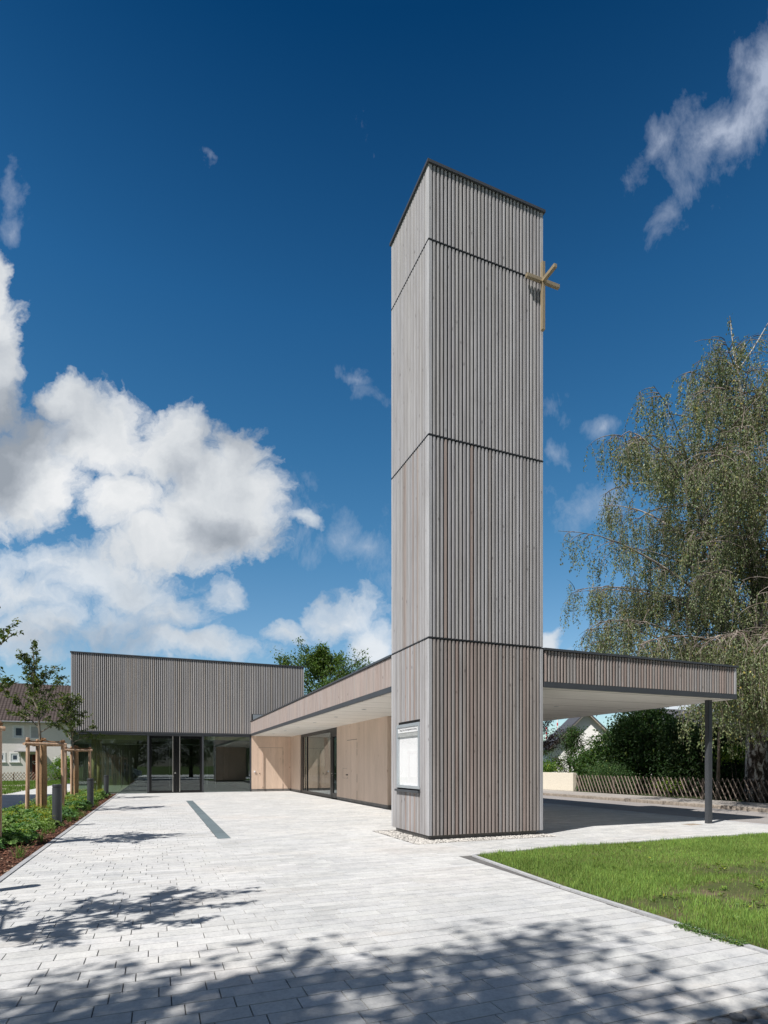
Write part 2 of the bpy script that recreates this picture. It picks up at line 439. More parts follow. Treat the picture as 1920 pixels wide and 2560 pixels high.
# ================================================================== GROUND
def sheet(name, poly, z, mat, label=None):
    mb = MB(); mb.face([(x, y, z) for x, y in poly]); o = mb.build(name, mat); o['kind'] = 'structure'; return o
mMeadow = M_ground('meadow', [(.3, (.055,.085,.022)), (.55, (.085,.13,.035)), (.75, (.13,.14,.06))], .6)
sheet('ground', [(-900,-900),(900,-900),(900,900),(-900,900)], -.10, mMeadow)
mRoad = M_ground('asphalt', [(.3, (.265,.245,.235)), (.7, (.325,.305,.295))], .8, .15, .85, 90)
mWalk = M_ground('footway', [(.3, (.30,.275,.25)), (.7, (.37,.345,.32))], 1.2, .15, .85, 60)
sheet('road', [(13.95,-80),(17.70,-80),(17.70,160),(13.95,160)], -.02, mRoad)
w = MB(); w.box(17.86, 20.25, -80, 160, -.09, .095); o = w.build('pavement', mWalk); o['kind'] = 'structure'
k = MB(); kr = random.Random(3)
yy = -10.
while yy < 60:
    L = .45+.5*kr.random(); cc = .9+.25*kr.random()
    x = 17.70+.02*kr.random()
    k.box(x, 17.86, yy+.006, yy+L-.006, -.10, .10+.012*kr.random(), (cc, cc, cc)); yy += L
mKerb = M_col('granite_kerb', .85, 9, .30, bump=.5)
for i in range(len(k.c)): k.c[i] = tuple(q*v for q, v in zip(k.c[i], (.27,.235,.20)))
o = k.build('kerb', mKerb, bevel=.02); o['kind'] = 'structure'

# slab paving as real slabs over a joint bed
def in_poly(x, y, poly):
    c = False; n = len(poly)
    for i in range(n):
        x1, y1 = poly[i]; x2, y2 = poly[(i+1) % n]
        if (y1 > y) != (y2 > y) and x < (x2-x1)*(y-y1)/(y2-y1)+x1: c = not c
    return c
LAWN = [(4.40,2.35), (4.52,5.53), (4.76,7.88), (6.71,8.16), (13.80,8.04), (13.80,2.35)]
def lawn_left(y): return 4.40+.02*(y-2.35)+.008*max(0, y-5)
def slab_rows(y0, y1, spans, row=.166, seed=5, light=.535):
    """spans(y)-> list of (x0,x1)"""
    r = random.Random(seed); V = []; Fc = []; C = []
    y = y0; i = 0
    while y < y1:
        for (x0, x1) in spans(y+row/2):
            x = x0
            first = True
            while x < x1-.03:
                L = r.choice((.29,.29,.29,.29,.435,.435,.58))
                if first: L = (.145, .2175, .29, .3625)[(i*3) % 4]; first = False
                xe = min(x+L, x1)
                g = light*(.91+.16*r.random()); cc = (g*1.0, g*(.995+.004*r.random()), g*(.965+.02*r.random()))
                ja, jb = .0028, .0025
                dz = .0012*r.random()
                n = len(V)
                V += [(x+ja,y+jb,0.012),(xe-ja,y+jb,0.012),(xe-ja,y+row-jb,0.012),(x+ja,y+row-jb,0.012)]
                b = .0016
                V += [(x+ja+b,y+jb+b,.02+dz),(xe-ja-b,y+jb+b,.02+dz),(xe-ja-b,y+row-jb-b,.02+dz),(x+ja+b,y+row-jb-b,.02+dz)]
                Fc += [(n+4,n+5,n+6,n+7),(n,n+1,n+5,n+4),(n+1,n+2,n+6,n+5),(n+2,n+3,n+7,n+6),(n+3,n,n+4,n+7)]
                C += [cc]*8
                x = xe
        y += row; i += 1
    return np.array(V), np.array(Fc), np.array(C)
def spans_main(y):
    L = -1.80; out = []
    if y < 7.96:
        out.append((L, lawn_left(y)-.066))
    elif y < 8.24: out.append((L, 4.70+max(0., (y-8.0)/.142)))
    elif y < 9.42: out.append((L, 13.74))
    elif y < 11.72: out += [(L, 4.42), (7.62, 13.74)]
    elif y < 31.96: out += [(L, 13.74 if y < 17.3 else 7.06)]
        
    if y > 17.3 and y < 31.96: out.append((12.6, 13.74))
    res = []
    for a, b in out:
        # leave out the drainage strip
        if a < 1.12 and b > 1.38 and 11.6 < y < 24.5: res += [(a, 1.12), (1.38, b)]
        else: res.append((a, b))
    return res
V, Fc, C = slab_rows(2.33, 31.95, spans_main)
V[:, 2] -= .02
# offset: paving top sits at z=0
o = np_mesh('plaza_paving', V, Fc, mPave, None, C); o['kind'] = 'structure'
sheet('paving_bed', [(-1.86,2.2),(13.80,2.2),(13.80,32.4),(-1.86,32.4)], -.0105, mJoint)
V, Fc, C = slab_rows(6, 52, lambda y: [(-7.05, -4.2 if y < 33.0 else -4.35)] if y < 49 else [(-7.05+(y-49)*.9, -3.6)], row=.33, seed=8)
V[:, 2] -= .02
o = np_mesh('footpath', V, Fc, mPave, None, C); o['kind'] = 'structure'
sheet('footpath_bed', [(-7.1,5.5),(-4.15,5.5),(-4.15,52.3),(-7.1,52.3)], -.0105, mJoint)
# long flush edging strips
e = MB(); er = random.Random(2)
def edging(p0, p1, wd, L=1.0, z0=-.08, z1=.012, g=.36):
    a = Vector((*p0, 0)); b = Vector((*p1, 0)); d = (b-a); n = d.length; d.normalize(); s_ = Vector((d.y, -d.x, 0))*wd/2
    t_ = 0.
    while t_ < n-.01:
        t2 = min(n, t_+L); q = g*(.93+.14*er.random())
        p = [a+d*(t_+.004)-s_, a+d*(t_+.004)+s_, a+d*(t2-.004)+s_, a+d*(t2-.004)-s_]
        e.prism([(v_.x, v_.y) for v_ in p], z0, z1+.002*er.random(), (q, q*1.01, q*1.03)); t_ = t2
edging((-1.84,2.3), (-1.84,31.9), .075)
edging((4.365,2.3), (4.485,5.5), .055, g=.42); edging((4.488,5.51), (4.725,7.93), .055, g=.42)
edging((4.74,7.975), (6.70,8.25-.04), .055, g=.42); edging((6.71,8.21), (13.75,8.09), .055, g=.42)
edging((-4.15,6), (-4.15,31.9), .08)
edging((13.84,2.3), (13.84,60), .16, 1.0, -.08, .004, .50)
o = e.build('edging_kerb', mPave); o['kind'] = 'structure'

# cobbles at the near edge
cb_ = MB(); cr = random.Random(4)
y = 1.0
while y < 2.27:
    x = -2.0+cr.random()*.1; h = .10+.02*cr.random()
    while x < 8:
        w_ = .085+.05*cr.random(); g = .11+.13*cr.random(); n = 7
        poly = [(x+w_/2+math.cos(2*math.pi*k_/n)*w_*.50*(.86+.2*cr.random()), y+h/2+math.sin(2*math.pi*k_/n)*h*.48*(.86+.2*cr.random())) for k_ in range(n)]
        cb_.prism(poly, -.06, .0+.012*(cr.random()-.3), (g*.95, g, g*1.07)); x += w_+.006
    y += h+.004
o = cb_.build('cobble_paving', M_col('granite_setts', .7, 30, .35, bump=.5), bevel=.012); o['kind'] = 'structure'
sheet('cobble_bed', [(-2.2,-2),(8,-2),(8,2.3),(-2.2,2.3)], -.02, mJoint)
sheet('near_paving', [(-2.2,-30),(13.8,-30),(13.8,.98),(-2.2,.98)], -.004, mPave)

# drainage strip
ds = MB(); y = 11.62; dr_ = random.Random(6)
while y < 24.45:
    g = .9+.2*dr_.random(); ds.box(1.128, 1.372, y+.006, y+.494, -.02, .003+.001*dr_.random(), (.145*g,.185*g,.20*g)); y += .5
o = ds.build('slate_strip', M_col('slate', .45, 20, .2)); tag(o, 'long narrow blue grey slate strip set flush into the pale plaza paving', 'paving strip')
hp = MB(); hp.box(12.0, 12.42, 10.0, 10.28, -.02, .003, (.30,.25,.20)); o = hp.build('access_cover', M_col('rusty_cover', .8, 20, .2))
tag(o, 'small brownish access cover in the paving beside the foot of the canopy post', 'access cover')

# planting bed soil, lawn soil
mSoil = M_ground('bark_soil', [(.3, (.030,.014,.009)), (.6, (.070,.034,.022)), (.8, (.11,.06,.04))], 4, .8, .95, 40)
sheet('planting_bed', [(-4.12,5.0),(-1.87,5.0),(-1.87,31.9),(-4.12,31.9)], -.012, mSoil)
mTurf = M_ground('turf_soil', [(.30, (.045,.070,.018)), (.52, (.080,.090,.034)), (.66, (.14,.11,.070)), (.85, (.19,.15,.105))], 1.6, .8, .95, 45)
sheet('lawn', LAWN, -.006, mTurf)
sheet('garden_ground', [(20.2,-20),(80,-20),(80,90),(20.2,90)], .04, M_ground('garden_soil', [(.3, (.02,.03,.01)), (.7, (.06,.09,.025))], .9))
mDirt = M_ground('sandy_ground', [(.38, (.40,.36,.30)), (.55, (.33,.30,.23)), (.62, (.10,.13,.045)), (.8, (.08,.12,.03))], .55, .3)
sheet('verge', [(-30,20),(-7.08,20),(-7.08,60),(-30,60)], -.03, mDirt)

# ================================================================== leaf / grass arrays
def unit(a): return a/np.maximum(np.linalg.norm(a, axis=1, keepdims=True), 1e-9)
def leaf_arrays(pos, dirs, size, aspect, cols, rs, fold=.25, flat=None):
    """pos (N,3) leaf bases; dirs tip directions; size (N,)"""
    N = len(pos); d = unit(dirs)
    ref = unit(rs.normal(size=(N, 3))+(np.array([[0,0,1.6]]) if flat is None else flat))
    s_ = unit(np.cross(d, ref)); nn = unit(np.cross(s_, d))
    sz = size[:, None]
    base = pos; tip = pos+d*sz-nn*sz*.10
    midp = pos+d*sz*.42
    l = midp+s_*sz*aspect*.5+nn*sz*fold*.5; r_ = midp-s_*sz*aspect*.5+nn*sz*fold*.5
    V = np.stack([base, l, tip, r_], 1).reshape(-1, 3)
    i = np.arange(N)*4
    Fc = np.stack([np.stack([i, i+2, i+1], 1), np.stack([i, i+3, i+2], 1)], 1).reshape(-1, 3)
    return V, Fc, np.repeat(cols, 4, axis=0)
def leaf_cols(N, base, rs, var=.25, yellow=.08):
    b = np.array(base)[None]*(1+var*(rs.rand(N, 1)*2-1))
    b = b*(1+np.stack([rs.rand(N)*.3-.1, rs.rand(N)*.12-.06, rs.rand(N)*.3-.15], 1))
    y = rs.rand(N) < yellow
    b[y] = b[y]*np.array([2.1, 1.5, .8]); return np.clip(b, .004, .6)

# ------------------------------------------------------------------ lawn grass
def grass_field(name, pts, hgt, wid, rs, cols, label, lean=.5):
    N = len(pts); a = rs.rand(N)*6.283; w_ = wid[:, None]/2
    side = np.stack([np.cos(a), np.sin(a), np.zeros(N)], 1)
    b = rs.rand(N)*6.283; ln = (rs.rand(N)*lean)[:, None]
    tip = pts+np.stack([np.cos(b), np.sin(b), np.zeros(N)], 1)*ln*hgt[:, None]+np.array([[0,0,1]])*hgt[:, None]
    mid = pts+(tip-pts)*np.array([[.35,.35,.6]])
    V = np.stack([pts-side*w_, pts+side*w_, mid+side*w_*.8, mid-side*w_*.8, tip], 1).reshape(-1, 3)
    i = np.arange(N)*5
    Fq = np.stack([i, i+1, i+2, i+3], 1); Ft = np.stack([i+3, i+2, i+4, i+4], 1)
    T = np.concatenate([np.stack([i, i+1, i+2], 1), np.stack([i, i+2, i+3], 1), np.stack([i+3, i+2, i+4], 1)])
    o = np_mesh(name, V, T, mGrass, None, np.repeat(cols, 5, axis=0)); o['kind'] = 'stuff'; return o
def vnoise(x, y, s, seed=0):
    # smooth value noise
    rs = np.random.RandomState(seed); g = rs.rand(64, 64)
    xs = x*s; ys = y*s; xi = np.floor(xs).astype(int); yi = np.floor(ys).astype(int); fx = xs-xi; fy = ys-yi
    fx = fx*fx*(3-2*fx); fy = fy*fy*(3-2*fy)
    G = lambda a, b: g[a % 64, b % 64]
    return (G(xi,yi)*(1-fx)+G(xi+1,yi)*fx)*(1-fy)+(G(xi,yi+1)*(1-fx)+G(xi+1,yi+1)*fx)*fy
def lawn_pts(N, rs, x0, x1, y0, y1, thr):
    x = x0+(x1-x0)*rs.rand(N); y = y0+(y1-y0)*rs.rand(N)
    k_ = np.where(y < 5.53, 4.40+(y-2.35)*.0377, 4.52+(y-5.53)*.102)+.02
    top = np.where(x < 6.71, 7.90+(x-4.76)*.144, 8.16-.017*(x-6.71))
    ok = (x > k_) & (y < top)
    dn = vnoise(x, y, 1.1, 3)*.5+vnoise(x, y, 3.3, 4)*.3+vnoise(x, y, 9, 5)*.2
    far = np.clip((y-4.6)/2.2, 0, 1)*.35
    p = np.clip((dn+far-thr)*5, .06, 1)
    ok &= rs.rand(N) < p
    return np.stack([x[ok], y[ok], np.full(ok.sum(), -.008)], 1), dn[ok]
rs = np.random.RandomState(21)
P1, d1 = lawn_pts(330000, rs, 4.4, 12.2, 2.4, 8.2, .41)
P2, d2 = lawn_pts(30000, rs, 12.2, 13.8, 2.4, 8.2, .35)
PP = np.concatenate([P1, P2]); dd = np.concatenate([d1, d2])
N = len(PP)
hh = (.022+.050*rs.rand(N)**1.6)*(.75+.8*dd)
# taller tufts
tf = vnoise(PP[:,0], PP[:,1], 5.5, 9) > .80; hh[tf] *= 1.5
cg = np.array([[.165,.280,.062]])*(.60+.75*rs.rand(N, 1))*(1+np.stack([rs.rand(N)*.35, rs.rand(N)*.1, rs.rand(N)*.3], 1))
cg *= (.78+.42*vnoise(PP[:,0], PP[:,1], .9, 12)+.22*vnoise(PP[:,0], PP[:,1], 4.1, 13))[:, None]; dry = rs.rand(N) < (.13+.25*(dd < .5)); cg[dry] = np.array([.27,.23,.13])*(.7+.6*rs.rand(dry.sum(), 1)); hh[dry] *= .5
grass_field('grass', PP, hh, .0035+.0025*rs.rand(N), rs, cg, '')
# small broad-leaved weeds in the lawn
Nw = 330; cx = 4.5+8*rs.rand(Nw); cy = 2.6+5.4*rs.rand(Nw); m_ = cx > 4.55+.06*(cy-2.3)
cx, cy = cx[m_], cy[m_]; pos = []; dr2 = []
for a_, b_ in zip(cx, cy):
    for q in range(9):
        an = rs.rand()*6.283; pos.append((a_+.01*math.cos(an), b_+.01*math.sin(an), .0+.02*rs.rand())); dr2.append((math.cos(an), math.sin(an), .25+.7*rs.rand()))
pos = np.array(pos); V, Fc, C = leaf_arrays(pos, np.array(dr2), .025+.035*rs.rand(len(pos)), .45, leaf_cols(len(pos), (.15,.25,.06), rs), rs)
o = np_mesh('lawn_weeds', V, Fc, mLeaf, None, C); o['kind'] = 'stuff'
# creeping clover over the edging, near right
pos = []; dr2 = []
for q in range(1300):
    t_ = rs.rand(); x = 4.385+.04*rs.randn(); y = 3.15+.62*t_
    an = rs.rand()*6.283; pos.append((x, y, .004+.02*rs.rand())); dr2.append((math.cos(an), math.sin(an), .15))
pos = np.array(pos); V, Fc, C = leaf_arrays(pos, np.array(dr2), .010+.012*rs.rand(len(pos)), .9, leaf_cols(len(pos), (.10,.18,.055), rs), rs)
o = np_mesh('creeping_clover', V, Fc, mLeaf, None, C); tag(o, 'low clover mat creeping over the edging from the near left rim of the lawn', 'clover')

# far verge grass
rs = np.random.RandomState(5)
N = 60000; x = -26+19*rs.rand(N); y = 34+27*rs.rand(N)
dn = vnoise(x, y, .5, 7)*.6+vnoise(x, y, 1.7, 8)*.4
ok = (dn > .42) | (y > 50); x, y = x[ok], y[ok]; N = len(x)
cg = np.array([[.115,.195,.040]])*(.65+.7*rs.rand(N, 1))
grass_field('verge_grass', np.stack([x, y, np.full(N, -.03)], 1), .05+.12*rs.rand(N), .02+.02*rs.rand(N), rs, cg, '')
N = 40000; x = -8+6*rs.rand(N); y = 52+9*rs.rand(N)
grass_field('meadow_grass', np.stack([x, y, np.full(N, -.1)], 1), .12+.12*rs.rand(N), .02+.02*rs.rand(N), rs, np.array([[.115,.195,.040]])*(.65+.7*rs.rand(N, 1)), '')

# white gravel round the tower foot
rs = np.random.RandomState(6)
def pebbles(name, pts, size, rs, cols, mat):
    oct_ = np.array([(1,0,0),(0,1,0),(-1,0,0),(0,-1,0),(0,0,1),(0,0,-1),(.7,.7,.1),(-.7,.7,.1),(-.7,-.7,.1),(.7,-.7,.1)], float)
    fc = np.array([(0,6,4),(6,1,4),(1,7,4),(7,2,4),(2,8,4),(8,3,4),(3,9,4),(9,0,4),(0,5,6),(6,5,1),(1,5,7),(7,5,2),(2,5,8),(8,5,3),(3,5,9),(9,5,0)])
    N = len(pts); v = oct_[None]*(.75+.5*rs.rand(N, 10, 1))*size[:, None, None]*np.array([[[1,.8,.6]]])
    a = rs.rand(N)*6.283; c_, s_ = np.cos(a), np.sin(a)
    x = v[..., 0]*c_[:, None]-v[..., 1]*s_[:, None]; y = v[..., 0]*s_[:, None]+v[..., 1]*c_[:, None]
    V = np.stack([x, y, v[..., 2]], -1)+pts[:, None]
    Fc = (fc[None]+(np.arange(N)*10)[:, None, None]).reshape(-1, 3)
    return np_mesh(name, V.reshape(-1, 3), Fc, mat, None, np.repeat(cols, 10, axis=0))
pt = []
for q in range(3400):
    if rs.rand() < .42: pt.append((4.43+.45*rs.rand(), 9.40+2.2*rs.rand(), .0+.012*rs.rand()))
    else: pt.append((4.43+3.17*rs.rand(), 9.45+.40*rs.rand(), .0+.012*rs.rand()))
pt = np.array(pt); N = len(pt)
g = (.38+.25*rs.rand(N, 1))*np.array([[1,.96,.90]]); dk = rs.rand(N) < .15; g[dk] *= .6
o = pebbles('gravel', pt, .009+.013*rs.rand(N), rs, g, M_col('limestone_chips', .8, 30, .1)); o['kind'] = 'stuff'
sheet('gravel_bed', [(4.42,9.42),(7.62,9.42),(7.62,11.7),(4.42,11.7)], -.006, mJoint)

# bark chips
N = 16000; y = 5+27*rs.rand(N)**1.5; x = -4.1+2.22*rs.rand(N)
g = np.array([[.11,.050,.032]])*(.4+1.3*rs.rand(N, 1)); lt = rs.rand(N) < .06; g[lt] = np.array([.30,.20,.14])
o = pebbles('bark_chips', np.stack([x, y, -.005+.02*rs.rand(N)], 1), .010+.020*rs.rand(N), rs, g, M_col('bark_mulch', .9, 30, .2)); o['kind'] = 'stuff'

# ================================================================== BELL TOWER
AX, AY, BX, BY = 4.852, 9.813, 7.525, 11.678
tower = empty('bell_tower', (6.2, 10.7, 0), 'tall slender square bell tower clad in grey vertical timber slats, gold cross near its top', 'bell tower')
OFF = (6.2, 10.7, 0)
ZJ = [(.095, 3.895, BROWN), (3.935, 7.805, MIX), (7.845, 11.565, GREY), (11.605, 13.03, GREY)]
b = MB(OFF); b.box(AX+.034, BX-.034, AY+.034, BY-.034, .10, 13.02, (1,1,1))
b.build('core', mBack, tower)
nB = (10.199, 11.345, .90, 2.375)
for i, (z0, z1, pal) in enumerate(ZJ):
    c = MB(OFF)
    slats(c, 'y-', AY, AX, BX, z0, z1, pal, corner=(1, 1), seed=10+i, w=.053)
    lp = GREY+GREY+BROWN[3:6] if i == 0 else (GREY*3+BROWN[2:4] if i == 1 else GREY)
    slats(c, 'x-', AX, AY+.034, BY, z0, z1, lp, pitch=.0745, w=.052, dep=.030, corner=(1, 1), seed=20+i, holes=[nB] if i == 0 else [])
    slats(c, 'x+', BX, AY+.034, BY, z0, z1, pal, seed=30+i)
    slats(c, 'y+', BY, AX+.034, BX-.034, max(z0, 3.10), z1, pal, seed=40+i)
    c.build('cladding', mSlat, tower)
f = MB(OFF); f.box(AX+.036, BX-.036, BY-.033, BY+.004, .12, 3.084, (.95,.92,.90)); f.build('back_boards', mWood, tower)
f = MB(OFF); f.box(6.0, 6.012, BY+.0045, BY+.007, .14, 2.44); f.box(5.1, 6.0, BY+.0045, BY+.007, 2.44, 2.452); f.build('door_outline', M_plain('tower_groove', (.05,.033,.024), .9), tower)
for z in (3.915, 7.825, 11.585):
    j = MB(OFF); j.box(AX-.008, BX+.008, AY-.008, BY+.008, z-.004, z+.004, (1,1,1)); j.build('joint_flashing', mMetal, tower)
j = MB(OFF); j.box(AX-.035, BX+.035, AY-.035, BY+.035, 13.032, 13.085); j.build('roof_cap', mMetal, tower)
j = MB(OFF); j.box(AX+.07, BX-.11, AY+.09, BY-.10, -.02, .095); j.build('plinth', mConc, tower)

# notice board
nb = empty('notice_board', (AX, 10.77, .95), 'white glazed notice board in a grey metal frame let into the tower slats', 'notice board')
O2 = (AX, 10.77, .95); y0, y1, z0, z1 = 10.199, 11.345, .975, 2.315
f = MB(O2); t_ = .062
xo, xi = AX-.022, AX+.03
f.box(xo, xi, y0, y1, z1-t_, z1); f.box(xo, xi, y0, y1, z0, z0+t_)
f.box(xo, xi, y0, y0+t_, z0+t_+.0005, z1-t_-.0005); f.box(xo, xi, y1-t_, y1, z0+t_+.0005, z1-t_-.0005)
f.build('frame', mAlu, nb, bevel=.003)
f = MB(O2); f.box(AX+.030, AX+.034, y0+.04, y1-.04, z0+.04, z1-.04); f.build('back_panel', mWhite, nb)
f = MB(O2); f.box(AX-.004, AX+.002, y0+t_, y1-t_, z1-t_-.115, z1-t_); f.build('header_strip', mWhite, nb)
f = MB(O2); f.box(AX+.002, AX+.030, y0+t_, y1-t_, z1-t_-.20, z1-t_-.118, (.40,.41,.41)); f.build('painted_shade_strip', mCol, nb)  # grey strip colouring in the shadow below the header
f = MB(O2); f.box(AX-.055, AX+.03, y0-.02, y1+.02, .900, .945); f.build('sill', mMetal, nb)
f = MB(O2); f.box(AX-.012, AX-.010, y0+t_, y1-t_, z0+t_, z1-t_); f.build('pane', M_glass('vitrine_glass', (.99,.99,.99), .8), nb)
tx = D.curves.new('lettering', 'FONT'); tx.body = 'Evang.-Luth. Kirchengemeinde Amberg'; tx.size = .064; tx.align_x = 'CENTER'; tx.align_y = 'CENTER'; tx.extrude = .0005
to = D.objects.new('lettering', tx); COL.objects.link(to); to.parent = nb
to.location = (-.0055, 0, z1-t_-.058-.95); to.rotation_euler = (R(90), 0, R(-90)); to.scale = (.86, 1, 1)
lm = D.meshes.new_from_object(to); D.objects.remove(to)
to = link_mesh('lettering', lm, None, nb); lm.materials.clear(); lm.materials.append(M_plain('grey_lettering', (.12,.13,.14), .6))
to.location = (-.0055, 0, z1-t_-.058-.95); to.rotation_euler = (R(90), 0, R(-90)); to.scale = (.86, 1, 1)

# cross at the tower corner
cr_ = empty('cross', (7.46, 9.74, 10.49), 'three dimensional gold cross mounted on the right corner of the tower', 'cross')
O3 = (7.46, 9.74, 10.49); q = .036; cx_, cy_, cz_ = 7.455, 9.735, 11.52
f = MB(O3); f.box(cx_-q, cx_+q, cy_-q, cy_+q, 10.50, 11.915); f.build('upright', mGold, cr_, bevel=.003)
f = MB(O3); f.box(cx_-.41, cx_-q-.0005, cy_-q, cy_+q, cz_-q, cz_+q); f.box(cx_+q+.0005, cx_+.41, cy_-q, cy_+q, cz_-q, cz_+q); f.build('cross_arm', mGold, cr_, bevel=.003)
f = MB(O3); f.box(cx_-q, cx_+q, cy_-.41, cy_-q-.0005, cz_-q, cz_+q); f.build('cross_arm', mGold, cr_, bevel=.003)

# ================================================================== CANOPY
cn = empty('entrance_canopy', (9, 20, 0), 'flat L-shaped canopy roof with slatted fascia running from the tower to hall and street', 'canopy')
OC = (9, 20, 0); CX0, CX1, CZ0, CZ1 = 4.852, 13.34, 3.094, 3.905
f = MB(OC); f.prism([(BX+.01,9.85), (13.30,9.85), (13.30,31.9), (4.90,31.9), (4.90,11.70), (BX+.01,11.70)], 3.10, 3.83); f.build('roof_slab', mBack, cn)
f = MB(OC); f.prism([(BX+.012,9.86), (13.29,9.86), (13.29,31.97), (4.91,31.97), (4.91,11.71), (BX+.012,11.71)], 3.085, 3.099); f.build('soffit', mSoffit, cn)
c = MB(OC)
slats(c, 'y-', AY, BX+.035, CX1, 3.215, 3.865, [tuple(q*.95 for q in b_) for b_ in BROWN], seed=60, corner=(0, 1)); c.build('fascia_cladding', mSlat, cn); c = MB(OC)
slats(c, 'x-', CX0, BY+.01, 31.98, 3.215, 3.865, [(.40,.330,.300), (.385,.325,.30), (.405,.345,.318), (.39,.345,.325), (.41,.35,.315)], pitch=.0835, w=.060, seed=61); c.build('fascia_cladding', mSlat, cn); c = MB(OC)
slats(c, 'x+', CX1, AY+.04, 31.9, 3.215, 3.865, BROWN, seed=62)
c.build('fascia_cladding', mSlat, cn)
f = MB(OC); f.box(BX+.03, CX1+.004, AY-.006, AY+.03, 3.092, 3.208); f.build('fascia_flashing', mMetal, cn)
f = MB(OC); f.box(CX0-.006, CX0+.03, BY+.008, 31.98, 3.092, 3.208); f.build('fascia_flashing', mMetal, cn)
f = MB(OC); f.box(CX1-.03, CX1+.004, AY+.031, 31.9, 3.092, 3.208); f.build('fascia_flashing', mMetal, cn)
f = MB(OC); f.box(BX+.012, CX1+.03, AY-.03, AY+.25, 3.872, 3.918); f.build('roof_edge_cap', mMetal, cn)
f = MB(OC); f.box(CX0-.03, CX0+.25, BY+.008, 31.98, 3.872, 3.918); f.build('roof_edge_cap', mMetal, cn)
f = MB(OC); f.box(CX1-.25, CX1+.03, AY+.251, 31.9, 3.872, 3.918); f.build('roof_edge_cap', mMetal, cn)
f = MB(OC); f.box(CX0+.251, CX1-.251, BY+.02, 31.9, 3.84, 3.875, (.12,.12,.12)); f.build('roof_deck', mMetal, cn)
lights = [(5.60,15.55), (5.60,18.34), (5.60,21.11), (5.60,23.77), (5.60,26.45), (5.60,29.3), (10.27,12.83), (12.6,12.88), (12.6,15.78)]
for (lx, ly) in lights:
    f = MB(OC); f.tube([(lx,ly,3.087), (lx,ly,3.078)], .075, 20, (.55,.54,.52)); o = f.build('downlight', mAlu, cn)
    f = MB(OC); f.tube([(lx,ly,3.0775), (lx,ly,3.0765)], .055, 20, (.05,.05,.05)); f.build('lens', M_plain('lamp_lens', (.10,.095,.085), .3), o)
f = MB(OC); px_, py_ = 12.83, 10.18
f.box(px_-.06, px_+.06, py_-.06, py_+.06, 0.0, 3.085); f.box(px_-.075, px_-.0605, py_-.045, py_+.045, .01, 3.08)
f.build('post', mMetal, cn, bevel=.006)

# ================================================================== SIDE WING (under the canopy)
WX = 7.09
wing = empty('side_wing', (9.8, 24, 0), 'low wing of pale spruce boards beneath the canopy with flush doors and one big window', 'building')
OW = (9.8, 24, 0)
W1 = (1, 1, 1); W2 = (.98, .97, .97)
f = MB(OW)
f.box(WX, WX+.28, 17.403, 23.093, .135, 3.084, W1)          # front panel with the flush door
f.build('board_wall', mWood, wing)
f = MB(OW); f.box(WX, WX+.28, 29.74, 31.995, .135, 3.084, (.99,.99,.98)); f.build('board_wall', mWood, wing)
f = MB(OW); f.box(WX+.281, 12.45, 17.45, 17.70, .135, 3.084, (.88,.82,.80)); f.box(12.2, 12.45, 17.71, 32, .135, 3.084, (.88,.82,.80)); f.build('board_wall', mWood, wing)
for a_, b_ in ((17.42, 20.46), (20.475, 21.665), (21.68, 23.09), (29.745, 31.98)):
    f = MB(OW); f.box(WX+.012, WX+.25, a_, b_, -.02, .130); f.build('plinth', mConc, wing)
f = MB(OW); f.box(WX+.26, 12.44, 17.47, 17.68, -.02, .130)
f.build('plinth', mConc, wing)
# flush door: seams as slim dark grooves proud by half a millimetre
mGroove = M_plain('shadow_groove', (.05,.033,.024), .9)
dO = MB(OW); dO.box(WX-.004, WX+.001, 20.478, 21.676, .14, 2.443, (1.0,1.0,1.0)); door = dO.build('flush_door', mWood, wing)
f = MB(OW)
f.box(WX-.0015, WX+.002, 20.468, 21.686, 2.446, 2.462)
f.build('door_groove', mGroove, door); f = MB(OW); f.box(WX-.0015, WX+.002, 21.678, 21.684, .14, 2.44); f.build('door_groove', mGroove, door)
for a_, b_ in ((.14,.48), (.80,1.12), (1.95-.12,2.08), (2.12,2.34)):
    f = MB(OW); f.box(WX-.006, WX+.001, 20.466, 20.476, a_, b_); f.build('hinge', mGroove, door)
f = MB(OW); f.tube([(WX-.004,21.60,1.075), (WX-.05,21.60,1.075)], .024, 10); f.build('door_knob', mMetalD, door); f = MB(OW); f.tube([(WX-.004,21.60,.95), (WX-.012,21.60,.95)], .018, 10); f.build('lock', mMetalD, door)
f = MB(OW); f.tube([(WX-.002,21.78,1.075), (WX-.02,21.78,1.075)], .022, 10); f.build('door_knob', mMetalD, door)
f = MB(OW); f.box(WX-.002, WX+.001, 21.70, 22.26, .935, .941); f.box(WX-.002, WX+.001, 21.70, 22.26, 1.330, 1.336); f.box(WX-.002, WX+.001, 22.254, 22.26, .9415, 1.3295)
f.build('hatch', mGroove, wing)
